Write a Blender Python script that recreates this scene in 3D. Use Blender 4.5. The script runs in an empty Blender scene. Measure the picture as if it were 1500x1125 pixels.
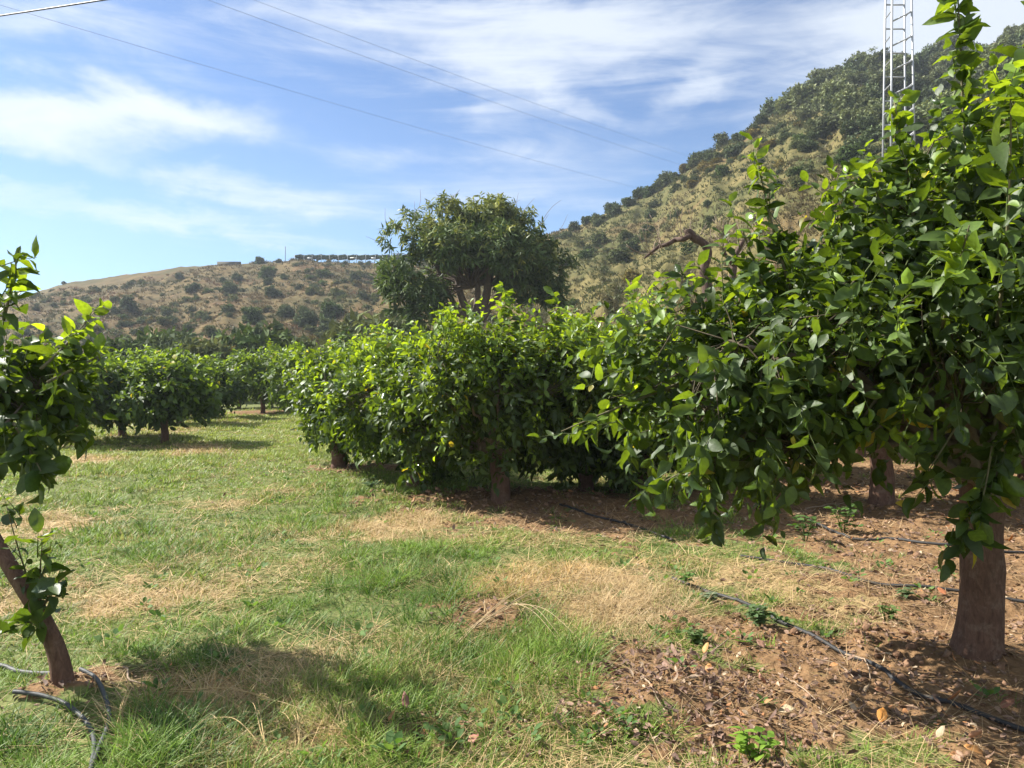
import bpy, math, random
import numpy as np
from math import radians as R

# ------------------------------------------------------------------ basics
scn = bpy.context.scene
COL = scn.collection
FOC, HZ, CH = 1128.0, 545.0, 1.5          # focal length in photo pixels, horizon row, eye height


def G(px, py):                            # a point of the flat ground seen at a photo pixel
    y = CH * FOC / (py - HZ)
    return (px - 750) / FOC * y, y


def W(px, py, y):                         # a point at depth y
    return ((px - 750) / FOC * y, y, CH + (HZ - py) / FOC * y)


# ------------------------------------------------------------------ noise
def _h(ix, iy, iz, s):
    h = (ix * 374761393 + iy * 668265263 + iz * 1274126177 + s * 362437) & 0xFFFFFFFF
    h = ((h ^ (h >> 13)) * 1274126177) & 0xFFFFFFFF
    h = ((h ^ (h >> 16)) * 668265263) & 0xFFFFFFFF
    return ((h ^ (h >> 15)) & 0xFFFFFF) / float(0xFFFFFF)


def vn3(p, s=0):
    f = np.floor(p); i = f.astype(np.int64); t = p - f; t = t * t * (3 - 2 * t)
    x, y, z = i[..., 0], i[..., 1], i[..., 2]
    a, b, c = t[..., 0], t[..., 1], t[..., 2]
    r = 0
    for dx in (0, 1):
        for dy in (0, 1):
            for dz in (0, 1):
                w = (a if dx else 1 - a) * (b if dy else 1 - b) * (c if dz else 1 - c)
                r = r + w * _h(x + dx, y + dy, z + dz, s)
    return r


def vn2(x, y, s=0):
    fx = np.floor(x); fy = np.floor(y); ix = fx.astype(np.int64); iy = fy.astype(np.int64)
    a = x - fx; b = y - fy; a = a * a * (3 - 2 * a); b = b * b * (3 - 2 * b)
    z = np.zeros_like(ix)
    return (_h(ix, iy, z, s) * (1 - a) * (1 - b) + _h(ix + 1, iy, z, s) * a * (1 - b)
            + _h(ix, iy + 1, z, s) * (1 - a) * b + _h(ix + 1, iy + 1, z, s) * a * b)


def fbm2(x, y, s=0, o=4):
    r = 0; w = 0.5; tot = 0
    for k in range(o):
        r = r + w * vn2(x, y, s + k); tot += w; w *= 0.5
        x, y = x * 1.93 + y * 0.6 + 7.1, y * 1.93 - x * 0.6 + 3.7
    return r / tot


def fbm3(p, s=0, o=3):
    r = 0; w = 0.5; tot = 0
    for k in range(o):
        r = r + w * vn3(p, s + k); tot += w; w *= 0.5; p = p * 2.03 + 5.3
    return r / tot


def sst(a, b, x):
    t = np.clip((x - a) / (b - a), 0, 1)
    return t * t * (3 - 2 * t)


def nrm(v):
    return v / np.maximum(np.linalg.norm(v, axis=-1, keepdims=True), 1e-9)


# ------------------------------------------------------------------ mesh helpers
class MB:
    """collects vertices, faces and vertex colours; build() links ONE mesh object"""
    def __init__(s):
        s.v = []; s.c = []; s.l = []; s.t = []; s.n = 0

    def add(s, v, loops, tot, col):
        v = np.asarray(v, np.float32).reshape(-1, 3)
        c = np.ones((len(v), 4), np.float32); c[:, :3] = col
        s.v.append(v); s.c.append(c); s.l.append(np.asarray(loops, np.int64) + s.n); s.t.append(np.asarray(tot, np.int64)); s.n += len(v)
        return s

    def mesh(s, name, mat, off=(0, 0, 0), smooth=True):
        v = np.concatenate(s.v) - np.asarray(off, np.float32); c = np.concatenate(s.c)
        l = np.concatenate(s.l).astype(np.int32); t = np.concatenate(s.t).astype(np.int32)
        me = bpy.data.meshes.new(name)
        me.vertices.add(len(v)); me.vertices.foreach_set('co', v.astype(np.float32).ravel())
        me.loops.add(len(l)); me.loops.foreach_set('vertex_index', l)
        st = np.zeros(len(t), np.int32); st[1:] = np.cumsum(t)[:-1]
        me.polygons.add(len(t)); me.polygons.foreach_set('loop_start', st); me.polygons.foreach_set('loop_total', t)
        if smooth:
            me.polygons.foreach_set('use_smooth', np.ones(len(t), bool))
        a = me.color_attributes.new('col', 'FLOAT_COLOR', 'POINT'); a.data.foreach_set('color', c.ravel())
        me.update(calc_edges=True); me.materials.append(mat)
        return me

    def build(s, name, mat, parent=None, off=(0, 0, 0), smooth=True):
        o = bpy.data.objects.new(name, s.mesh(name, mat, off, smooth)); COL.objects.link(o)
        if parent: o.parent = parent
        else: o.location = off
        return o


def tile(templ, nv, n):
    lp = []; tt = []
    for f in templ: lp += list(f); tt.append(len(f))
    lp = np.array(lp); base = np.arange(n)[:, None] * nv
    return (base + lp[None]).ravel(), np.tile(tt, n)


def tag(o, label=None, cat=None, group=None, kind=None):
    if label: o['label'] = label
    if cat: o['category'] = cat
    if group: o['group'] = group
    if kind: o['kind'] = kind
    return o


def thing(name, loc, label, cat, group=None):
    o = bpy.data.objects.new(name, None); COL.objects.link(o); o.location = loc
    o.empty_display_size = 0.1
    return tag(o, label, cat, group)


# leaf templates: stations along the blade, half widths
LT = {2: ([.10, .30, .56, .82], [.50, .95, 1.0, .58]), 1: ([.3, .7], [.95, .85]), 0: ([.48], [1.0])}


def leaves(mb, P, D, N, size, wid, droop, fold, col, detail=1, wave=0.0, rng=None):
    """P base points, D directions, N up-normals (n,3); size, wid, droop, fold arrays"""
    n = len(P); D = nrm(D); B = nrm(np.cross(N, D)); N = np.cross(D, B)
    ts, ws = LT[detail]; vs = [P]
    size = np.asarray(size)[:, None]; wid = np.asarray(wid)[:, None]; droop = np.asarray(droop)[:, None]; fold = np.asarray(fold)[:, None]
    ph = rng.random((n, 1)) * 6.28 if rng is not None else 0
    for t, w in zip(ts, ws):
        mid = P + D * size * t - N * (droop * size * t * t)
        hw = size * wid * 0.5 * w
        wv = wave * size * np.sin(ph + t * 9)
        vs += [mid, mid + B * hw * 0.96 + N * (hw * fold + wv), mid - B * hw * 0.96 + N * (hw * fold - wv)]
    vs.append(P + D * size - N * (droop * size))
    V = np.stack(vs, 1); nv = V.shape[1]; k = len(ts); T = nv - 1
    tm = [(0, 1, 2), (0, 3, 1)]
    for i in range(k - 1):
        a = 1 + 3 * i; b = a + 3
        tm += [(a, b, b + 1, a + 1), (a, a + 2, b + 2, b)]
    a = 1 + 3 * (k - 1); tm += [(a, T, a + 1), (a, a + 2, T)]
    tm = [f[::-1] for f in tm]
    lp, tt = tile(tm, nv, n)
    mb.add(V.reshape(-1, 3), lp, tt, np.repeat(col, nv, 0))


def tubes(mb, path, rad, sides, col, cap=True, wob=0, seed=0):
    """path (B,K,3), rad (B,K)"""
    path = np.asarray(path, float); rad = np.asarray(rad, float)
    Bn, K = path.shape[:2]
    d = np.gradient(path, axis=1) if K > 1 else None; d = nrm(d)
    ref = nrm(path[:, -1] - path[:, 0]); up = np.tile(np.array([[0.13, 0.97, 0.21]]), (Bn, 1))
    bad = np.abs((ref * nrm(up)).sum(-1)) > 0.9; up[bad] = (1, 0, 0.1)
    e1 = nrm(np.cross(d, up[:, None, :])); e2 = np.cross(d, e1)
    an = np.arange(sides) / sides * 2 * math.pi
    ring = e1[:, :, None, :] * np.cos(an)[None, None, :, None] + e2[:, :, None, :] * np.sin(an)[None, None, :, None]
    rr = rad[:, :, None, None]
    if wob:
        q = path[:, :, None, :] * 4.0 + ring * 1.1
        rr = rr * (1 + wob * (fbm3(q, seed)[..., None] - 0.5) * 2)
    V = path[:, :, None, :] + ring * rr
    tm = []
    for k in range(K - 1):
        for j in range(sides):
            j2 = (j + 1) % sides
            tm.append((k * sides + j, k * sides + j2, (k + 1) * sides + j2, (k + 1) * sides + j))
    if cap:
        tm.append(tuple(range((K - 1) * sides, K * sides)))
        tm.append(tuple(range(sides - 1, -1, -1)))
    lp, tt = tile(tm, K * sides, Bn)
    mb.add(V.reshape(-1, 3), lp, tt, col)


def catmull(pts, n):
    p = np.asarray(pts, float); m = len(p)
    t = np.linspace(0, m - 1, n); i = np.clip(t.astype(int), 0, m - 2); f = (t - i)[:, None]
    g = lambda k: p[np.clip(k, 0, m - 1)]
    a, b, c, d = g(i - 1), g(i), g(i + 1), g(i + 2)
    return 0.5 * (2 * b + (c - a) * f + (2 * a - 5 * b + 4 * c - d) * f ** 2 + (3 * b - a - 3 * c + d) * f ** 3)


def box(mb, a, b, w, col=(1, 1, 1), h=None):
    """a square bar from a to b"""
    tubes(mb, np.array([[a, b]]), np.full((1, 2), w * 0.7071), 4, col)


# ------------------------------------------------------------------ materials
class NT:
    def __init__(s, tree): s.t = tree; s.n = tree.nodes; s.L = tree.links
    def new(s, typ, **kw):
        nd = s.n.new(typ)
        for k, v in kw.items():
            if k.startswith('i_'):
                key = k[2:]; key = int(key) if key.isdigit() else key.replace('_', ' ')
                s.put(nd.inputs[key], v)
            else: setattr(nd, k, v)
        return nd
    def put(s, sock, v):
        if isinstance(v, bpy.types.NodeSocket): s.L.new(v, sock)
        elif isinstance(v, bpy.types.Node): s.L.new(v.outputs[0], sock)
        else: sock.default_value = v
    def math(s, op, a, b=0.0, c=0.0, clamp=False):
        nd = s.n.new('ShaderNodeMath'); nd.operation = op; nd.use_clamp = clamp
        for i, v in enumerate((a, b, c)): s.put(nd.inputs[i], v)
        return nd.outputs[0]
    def mix(s, f, a, b, bt='MIX'):
        nd = s.n.new('ShaderNodeMix'); nd.data_type = 'RGBA'; nd.blend_type = bt
        s.put(nd.inputs[0], f)
        for k, v in ((6, a), (7, b)):
            s.put(nd.inputs[k], tuple(v) + (1,) if isinstance(v, (tuple, list)) and len(v) == 3 else v)
        return nd.outputs[2]
    def noise(s, vec, scale, detail=4, rough=.55, dist=0.0):
        nd = s.n.new('ShaderNodeTexNoise'); nd.inputs['Scale'].default_value = scale; nd.inputs['Detail'].default_value = detail
        nd.inputs['Roughness'].default_value = rough; nd.inputs['Distortion'].default_value = dist
        if vec is not None: s.L.new(vec, nd.inputs['Vector'])
        return nd.outputs['Fac']
    def ramp(s, f, stops):
        nd = s.n.new('ShaderNodeValToRGB'); s.put(nd.inputs[0], f); cr = nd.color_ramp
        while len(cr.elements) < len(stops): cr.elements.new(.5)
        for e, (p, c) in zip(cr.elements, stops):
            e.position = p; e.color = tuple(c) + (1,) if len(c) == 3 else c
        return nd.outputs[0]
    def rng(s, v, a, b, c=0.0, d=1.0):
        nd = s.n.new('ShaderNodeMapRange'); s.put(nd.inputs[0], v)
        for i, k in enumerate((a, b, c, d)): nd.inputs[i + 1].default_value = k
        nd.interpolation_type = 'SMOOTHSTEP'
        return nd.outputs[0]


def mat(name):
    m = bpy.data.materials.new(name); m.use_nodes = True; t = m.node_tree; t.nodes.clear()
    N = NT(t); out = N.new('ShaderNodeOutputMaterial'); return m, N, out


def leaf_mat(name, transl, rough, spec=.5, under=(.9, 1.0, .85), tcol=(1.5, 1.45, .6), gain=1.0):
    m, N, out = mat(name)
    at = N.new('ShaderNodeAttribute', attribute_name='col').outputs['Color']
    tc = N.new('ShaderNodeTexCoord')
    nz = N.noise(tc.outputs['Object'], 55, 3)
    base = N.mix(1.0, at, N.ramp(nz, [(.3, (.78 * gain,) * 3), (.7, (1.2 * gain,) * 3)]), 'MULTIPLY')
    geo = N.new('ShaderNodeNewGeometry')
    und = N.mix(.55, base, N.mix(1.0, base, under + (1,), 'MULTIPLY'))
    und = N.mix(.14, und, (.15, .19, .07))
    c = N.mix(geo.outputs['Backfacing'], base, und)
    rg = N.math('ADD', N.math('MULTIPLY', geo.outputs['Backfacing'], .25), rough)
    bump = N.new('ShaderNodeBump', i_Strength=.25, i_Distance=.004); N.put(bump.inputs['Height'], N.noise(tc.outputs['Object'], 90, 2))
    p = N.new('ShaderNodeBsdfPrincipled', i_Base_Color=c, i_Roughness=rg)
    p.inputs['Specular IOR Level'].default_value = spec; N.L.new(bump.outputs[0], p.inputs['Normal'])
    tr = N.new('ShaderNodeBsdfTranslucent'); N.put(tr.inputs[0], N.mix(1.0, base, tcol + (1,), 'MULTIPLY'))
    mx = N.new('ShaderNodeMixShader'); mx.inputs[0].default_value = transl
    N.L.new(p.outputs[0], mx.inputs[1]); N.L.new(tr.outputs[0], mx.inputs[2]); N.L.new(mx.outputs[0], out.inputs[0])
    return m


def plain_attr(name, rough, noise_scale=30, amt=.3, spec=.3, bump=0.0, bscale=60, transl=0.0, metal=0.0):
    m, N, out = mat(name)
    at = N.new('ShaderNodeAttribute', attribute_name='col').outputs['Color']
    tc = N.new('ShaderNodeTexCoord')
    c = N.mix(1.0, at, N.ramp(N.noise(tc.outputs['Object'], noise_scale, 5), [(.25, (1 - amt,) * 3), (.75, (1 + amt,) * 3)]), 'MULTIPLY')
    p = N.new('ShaderNodeBsdfPrincipled', i_Base_Color=c, i_Roughness=rough); p.inputs['Specular IOR Level'].default_value = spec
    p.inputs['Metallic'].default_value = metal
    if bump:
        b = N.new('ShaderNodeBump', i_Strength=bump, i_Distance=.02); N.put(b.inputs['Height'], N.noise(tc.outputs['Object'], bscale, 6, .65)); N.L.new(b.outputs[0], p.inputs['Normal'])
    sh = p.outputs[0]
    if transl:
        tr = N.new('ShaderNodeBsdfTranslucent'); N.put(tr.inputs[0], c)
        mx = N.new('ShaderNodeMixShader'); mx.inputs[0].default_value = transl
        N.L.new(sh, mx.inputs[1]); N.L.new(tr.outputs[0], mx.inputs[2]); sh = mx.outputs[0]
    N.L.new(sh, out.inputs[0])
    return m


def bark_mat(name, c0, c1, c2):
    m, N, out = mat(name)
    tc = N.new('ShaderNodeTexCoord')
    mp = N.new('ShaderNodeMapping'); N.L.new(tc.outputs['Object'], mp.inputs[0]); mp.inputs['Scale'].default_value = (1, 1, .3)
    st = N.noise(mp.outputs[0], 40, 8, .7, .8)
    bl = N.noise(tc.outputs['Object'], 7, 4)
    c = N.ramp(st, [(.25, c0), (.52, c1), (.8, c2)])
    c = N.mix(N.rng(N.noise(tc.outputs['Object'], 11, 6, .7), .5, .68, 0, .6), c, (.21, .145, .10))
    ck = N.new('ShaderNodeTexVoronoi', feature='DISTANCE_TO_EDGE'); N.L.new(mp.outputs[0], ck.inputs['Vector']); ck.inputs['Scale'].default_value = 22
    cr = N.rng(ck.outputs['Distance'], 0, .05, .85, 1.0)
    c = N.mix(1.0, c, cr, 'MULTIPLY')
    h = N.math('ADD', N.math('MULTIPLY', st, .7), N.math('MULTIPLY', cr, .45))
    b = N.new('ShaderNodeBump', i_Strength=.9, i_Distance=.012); N.put(b.inputs['Height'], h)
    p = N.new('ShaderNodeBsdfPrincipled', i_Base_Color=c, i_Roughness=.82); p.inputs['Specular IOR Level'].default_value = .25
    N.L.new(b.outputs[0], p.inputs['Normal']); N.L.new(p.outputs[0], out.inputs[0])
    return m


M_leaf = leaf_mat('lemon_leaf', .46, .26, .5, tcol=(1.9, 1.6, .45))
M_leaf_far = leaf_mat('lemon_leaf_matt', .40, .38, .45, tcol=(1.8, 1.55, .5))
M_mango = leaf_mat('mango_leaf', .22, .5, .4, tcol=(1.3, 1.3, .6))
M_scrub = leaf_mat('scrub_leaf', .15, .75, .2, tcol=(1.2, 1.2, .6))
M_weed = leaf_mat('weed_leaf', .4, .5, .35)
M_grass = plain_attr('grass_blade', .55, 20, .2, .35, transl=.38)
M_straw = plain_attr('straw', .7, 30, .25, .25, transl=.22)
M_litter = plain_attr('litter', .75, 60, .4, .3, .3, 120, transl=.06)
M_fallen = plain_attr('fallen_leaf', .55, 45, .35, .4, .3, 80, transl=.15)
M_clod = plain_attr('soil_clod', .95, 40, .3, .1, .6, 70)
M_hose = plain_attr('hose_plastic', .6, 25, .35, .25, .15, 60)
M_wire = plain_attr('cable', .5, 5, .1)
M_steel = plain_attr('galvanised_steel', .5, 6, .12, .5, metal=.35)
M_rock = plain_attr('hill_masonry', .9, 2, .3, .2, .4, 4)
M_twig = plain_attr('twig_bark', .8, 40, .3, .25, .3, 90)
M_bark = bark_mat('lemon_bark', (.06, .031, .02), (.125, .068, .044), (.20, .118, .078))
M_barkd = bark_mat('mango_bark', (.05, .038, .03), (.11, .085, .065), (.17, .14, .11))
M_dead = bark_mat('dead_bark', (.04, .024, .018), (.085, .052, .038), (.13, .085, .062))

# ------------------------------------------------------------------ terrain
SKY = np.array([  # px, depth of foot, depth of skyline, skyline row
    (-700, 62, 176, 470), (-100, 58, 172, 456), (0, 57, 170, 442), (60, 56, 170, 423), (100, 55, 170, 412), (180, 55, 170, 402), (265, 54, 168, 391),
    (380, 53, 165, 384), (430, 52, 163, 380), (545, 46, 160, 384), (620, 36, 150, 382), (700, 29, 140, 372), (760, 27, 125, 352), (800, 27, 122, 342),
    (850, 27, 120, 330), (880, 26, 120, 317), (920, 26, 120, 296), (970, 25, 120, 270), (1010, 24, 120, 243), (1050, 23, 120, 216), (1110, 21, 122, 182),
    (1150, 20, 122, 155), (1200, 18, 124, 122), (1260, 17, 125, 105), (1340, 16, 126, 98), (1410, 15, 128, 76), (1470, 14, 130, 55), (1500, 14, 130, 42),
    (1700, 13, 130, -20), (2200, 13, 130, -30)], float)
SA = np.arctan((SKY[:, 0] - 750) / FOC)
SZ = CH + (HZ - SKY[:, 3]) / FOC * SKY[:, 2]


def hill_t(x, y):
    a = np.arctan2(x, y); d = np.hypot(x, y) * np.maximum(np.cos(a), .5)
    r0 = np.interp(a, SA, SKY[:, 1]); r1 = np.interp(a, SA, SKY[:, 2])
    return (d - r0) / (r1 - r0), a, d, r1


def hillz(x, y):
    t, a, d, r1 = hill_t(x, y)
    zt = np.interp(a, SA, SZ) * (1 - sst(1.0, 1.9, np.abs(a)))
    tc = np.clip(t, 0, 1)
    z = zt * tc ** 1.12 - np.maximum(t - 1, 0) * (r1 * .10)
    k = sst(0, .12, t) * (1 - .75 * sst(.82, 1.0, t))
    g = fbm2(a * 16, d * .022, 71, 4) - .5
    z = z + k * (g * 5.0 + (fbm2(x * .11, y * .11, 75, 3) - .5) * 2.0 + (fbm2(x * .45, y * .45, 79, 3) - .5) * np.where(x > 0, .35, .8))
    return np.where(t > 0, z, 0)


# patches: photo pixel of the middle, half sizes in photo pixels, strength
def patch(x, y, L, wx=.55, s=0):
    m = np.zeros_like(x)
    n1 = (fbm2(x * 1.6, y * 1.6, 31 + s, 4) - .5) * 2; n2 = (fbm2(x * 1.6, y * 1.6, 41 + s, 4) - .5) * 2; n3 = (fbm2(x * 5, y * 9, 47 + s, 3) - .5) * 1.5
    for px, py, hw, hh, st in L:
        cx, cy = G(px, py); ya = G(px, py + hh)[1]; yb = G(px, max(py - hh, HZ + 20))[1]
        rx = hw / FOC * cy; ry = (yb - ya) / 2; cy = (ya + yb) / 2
        q = np.hypot((x - cx) / rx + n1 * wx, (y - cy) / ry + n2 * wx) + n3
        m = np.maximum(m, st * (1 - sst(.45, 1.3, q)))
    return m


SOIL = [(1330, 1010, 330, 130, 1), (1130, 1080, 330, 110, 1), (980, 1020, 160, 75, 1), (1400, 900, 170, 70, 1), (1300, 770, 330, 62, .95), (1480, 740, 260, 60, 1), (1160, 735, 200, 38, 1),
        (740, 733, 170, 22, 1), (900, 765, 190, 32, 1), (1050, 850, 130, 25, .35), (560, 685, 90, 9, .7), (95, 1030, 75, 45, .8), (660, 1085, 150, 35, .5), (200, 1010, 110, 35, .5), (700, 905, 70, 28, .75), (360, 605, 60, 5, .8), (1480, 1090, 250, 90, 1)]
DRY = [(830, 850, 150, 34, 1), (880, 905, 110, 50, .9), (590, 768, 110, 24, 1), (190, 880, 150, 32, .9), (330, 1030, 150, 55, .9), (280, 660, 60, 9, 1), (130, 676, 70, 8, 1), (330, 738, 75, 9, .6), (60, 770, 90, 22, .8),
       (420, 1105, 110, 40, .9), (1100, 850, 120, 30, .8), (1230, 880, 150, 40, .8), (430, 965, 120, 26, .6), (560, 940, 90, 24, .5), (300, 833, 120, 12, .4), (420, 720, 60, 9, .5), (700, 790, 260, 16, .5), (30, 880, 70, 40, .7), (240, 632, 60, 5, .6), (960, 830, 150, 18, .5), (620, 1000, 70, 25, .5)]


def masks(x, y):
    soil = patch(x, y, SOIL); dry = patch(x, y, DRY, .6, 5)
    r = np.hypot(x, y)
    back = sst(.9, 1.4, np.abs(np.arctan2(x, y)))
    n = fbm2(x * .9, y * .9, 55, 4)
    dry = np.maximum(dry * .8, sst(.55, .75, n) * .35) * (1 - .3 * back)
    # under the right-hand trees the ground stays bare further back
    right = sst(1.2, 2.6, x - .12 * y) * sst(3.0, 4.5, y) * (1 - sst(20, 26, y))
    soil = np.maximum(soil, right * (.55 + .5 * sst(.35, .6, n)))
    soil = np.clip(soil, 0, 1)
    return soil, dry


def gz(x, y, soil=None):
    x = np.asarray(x, float); y = np.asarray(y, float)
    if soil is None: soil = masks(x, y)[0]
    z = (fbm2(x * .35, y * .35, 1, 3) - .5) * .12 + (fbm2(x * 1.9, y * 1.9, 5, 3) - .5) * .05
    near = 1 - sst(12, 18, np.hypot(x, y))
    rid = 1 - np.abs(fbm2(x * 7, y * 7, 11, 3) * 2 - 1)
    z = z + near * soil * ((fbm2(x * 5, y * 5, 9, 4) - .5) * .10 + (rid - .6) * .03 + (fbm2(x * 24, y * 24, 15, 2) - .5) * .02)
    z = z + near * (1 - soil) * (fbm2(x * 9, y * 9, 19, 3) - .5) * .025
    cx, cy = G(980, 1020); q = np.hypot((x - cx) / .42, (y - cy) / .30); z = z + .07 * np.exp(-q * q * 1.3)     # heap of chips
    for tx, ty in ((1430, 965), (95, 1025), (1291, 742), (733, 738)):                                # earth drawn up round the trunks
        cx, cy = G(tx, ty); q = np.hypot(x - cx, y - cy) / .26; z = z + .05 * np.exp(-q * q)
    cx, cy = G(700, 735); q = np.hypot((x - cx) / 1.6, (y - cy - .25) / .35); z = z + .10 * np.exp(-q * q)       # rim of the watering bowl
    return z + hillz(x, y)


def gz1(x, y): return float(gz(np.array([x]), np.array([y]))[0])


def build_ground():
    a = np.concatenate([np.linspace(-180, -60, 13)[:-1], np.linspace(-60, -38, 45)[:-1], np.linspace(-38, 38, 620), np.linspace(38, 60, 45)[1:], np.linspace(60, 180, 13)[1:-1]])
    a = np.radians(a)
    r = np.concatenate([[.05, .5, 1.0, 1.5], np.exp(np.arange(math.log(1.9), math.log(9), .0055)), np.exp(np.arange(math.log(9), math.log(300), .0095)), [420]])
    A, Rr = np.meshgrid(a, r); x = Rr * np.sin(A); y = Rr * np.cos(A)
    soil, dry = masks(x, y); z = gz(x, y, soil)
    na, nr = len(a), len(r)
    t = hill_t(x, y)[0]; hm = sst(-.04, .05, t)
    col = np.stack([soil, dry, hm], -1).reshape(-1, 3)
    idx = np.arange(na * nr).reshape(nr, na)
    nx = np.roll(idx, -1, 1)
    q = np.stack([idx[:-1], nx[:-1], nx[1:], idx[1:]], -1)[..., ::-1]
    tq = t[:-1] > 0.0; aq = A[:-1] < math.atan((775 - 750) / FOC)
    V = np.stack([x, y, z], -1).reshape(-1, 3)

    def part(name, sel, m, label=None):
        f = q[sel]; u, inv = np.unique(f.ravel(), return_inverse=True)
        mb = MB(); mb.add(V[u], inv.ravel(), np.full(len(f), 4), col[u])
        return tag(mb.build(name, m), kind='structure')
    part('ground', ~tq, M_ground)
    part('hill', tq & aq, M_ground)
    part('hill', tq & ~aq, M_ground)


def ground_material():
    m, N, out = mat('earth')
    at = N.new('ShaderNodeAttribute', attribute_name='col'); sp = N.new('ShaderNodeSeparateColor'); N.L.new(at.outputs['Color'], sp.inputs[0])
    soil, dry, hill = sp.outputs[0], sp.outputs[1], sp.outputs[2]
    P = N.new('ShaderNodeNewGeometry').outputs['Position']
    nb = N.noise(P, 1.3, 6, .6); nf = N.noise(P, 14, 6, .65); nff = N.noise(P, 70, 4, .7)
    vo = N.new('ShaderNodeTexVoronoi'); N.L.new(P, vo.inputs['Vector']); vo.inputs['Scale'].default_value = 26; vo.inputs['Randomness'].default_value = 1
    soilc = N.ramp(nf, [(.25, (.07, .043, .022)), (.48, (.16, .090, .041)), (.66, (.235, .140, .067)), (.85, (.32, .22, .125))])
    soilc = N.mix(.35, soilc, N.ramp(nff, [(.3, (.11, .068, .038)), (.7, (.32, .205, .11))]))
    soilc = N.mix(N.rng(nb, .45, .7, 0, .5), soilc, (.21, .13, .068))
    turf = N.ramp(nf, [(.25, (.06, .075, .02)), (.5, (.12, .14, .045)), (.75, (.21, .19, .08))])
    dryc = N.ramp(nff, [(.25, (.16, .105, .05)), (.5, (.33, .23, .115)), (.75, (.47, .34, .175))])
    e = N.math('ADD', dry, N.math('MULTIPLY', N.math('SUBTRACT', nf, .5), .9))
    c = N.mix(N.rng(e, .25, .75), turf, dryc)
    e = N.math('ADD', soil, N.math('MULTIPLY', N.math('SUBTRACT', nf, .5), .7))
    c = N.mix(N.rng(e, .3, .65), c, soilc)
    # hillside: dry grass, bare earth, olive growth
    h1 = N.noise(P, .06, 6, .6, .6); h2 = N.noise(P, .35, 8, .68); h3 = N.noise(P, 1.6, 6, .7)
    hc = N.ramp(h2, [(.28, (.085, .088, .038)), (.45, (.18, .15, .07)), (.6, (.27, .21, .105)), (.78, (.34, .25, .135))])
    hc = N.mix(N.rng(h1, .46, .62, 0, .75), hc, N.ramp(h3, [(.3, (.06, .075, .03)), (.7, (.17, .165, .07))]))
    hc = N.mix(N.rng(N.noise(P, .09, 5, .65, 1.0), .53, .66, 0, .6), hc, (.26, .155, .095))
    hc = N.mix(N.rng(h3, .58, .78, 0, .5), hc, (.27, .19, .115))
    hc = N.mix(N.rng(h3, .42, .25, 0, .6), hc, (.075, .07, .035))
    px_ = N.new('ShaderNodeSeparateXYZ'); N.L.new(P, px_.inputs[0])
    hc = N.mix(1.0, hc, N.mix(N.rng(px_.outputs[0], -8, 8), (.47, .42, .33), (.53, .56, .43)), 'MULTIPLY')
    c = N.mix(hill, c, hc)
    hh = N.math('ADD', N.math('MULTIPLY', nf, .6), N.math('ADD', N.math('MULTIPLY', nff, .35), N.math('MULTIPLY', vo.outputs['Distance'], .5)))
    b = N.new('ShaderNodeBump', i_Strength=.7, i_Distance=.03); N.put(b.inputs['Height'], hh)
    b2 = N.new('ShaderNodeBump', i_Strength=.6, i_Distance=.25); N.put(b2.inputs['Height'], N.math('MULTIPLY', hill, N.math('ADD', h2, N.math('MULTIPLY', h3, .6)))); N.L.new(b.outputs[0], b2.inputs['Normal'])
    p = N.new('ShaderNodeBsdfPrincipled', i_Base_Color=c, i_Roughness=.95); p.inputs['Specular IOR Level'].default_value = .1
    N.L.new(b2.outputs[0], p.inputs['Normal']); N.L.new(p.outputs[0], out.inputs[0])
    return m


M_ground = ground_material()
build_ground()

# ------------------------------------------------------------------ crowns
OLD = np.array([.030, .060, .012]); MID = np.array([.090, .150, .020]); YNG = np.array([.235, .36, .035]); YEL = np.array([.34, .30, .04])


def crown(rng, blobs, n, inner=.55, gap=.40, seed=0, gapf=2.2, rough=.5):
    """points on and in a union of lumpy ellipsoids with outward normals"""
    C = np.array([b[0] for b in blobs], float); Rd = np.array([b[1] for b in blobs], float)
    w = (Rd.prod(1)) ** .75; w /= w.sum()
    k = rng.choice(len(blobs), int(n * 2.6), p=w); d = nrm(rng.normal(size=(len(k), 3)))
    s = 1 - (1 - inner) * rng.random(len(k)) ** 1.5
    nz = (1 - rough * .5) + rough * fbm3(d * 2.1 + k[:, None] * 3.1 + seed, seed, 3)
    p = C[k] + d * Rd[k] * (s * nz)[:, None]
    ok = np.ones(len(k), bool)
    for j in range(len(blobs)):
        q = np.linalg.norm((p - C[j]) / Rd[j], axis=1)
        ok &= (q > inner * .72) | (k == j)
    ok &= fbm3(p * gapf + 11, seed + 3, 3) > gap
    p = p[ok][:n]; nn = nrm(d[ok][:n] / Rd[k[ok][:n]])
    return p, nn


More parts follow.
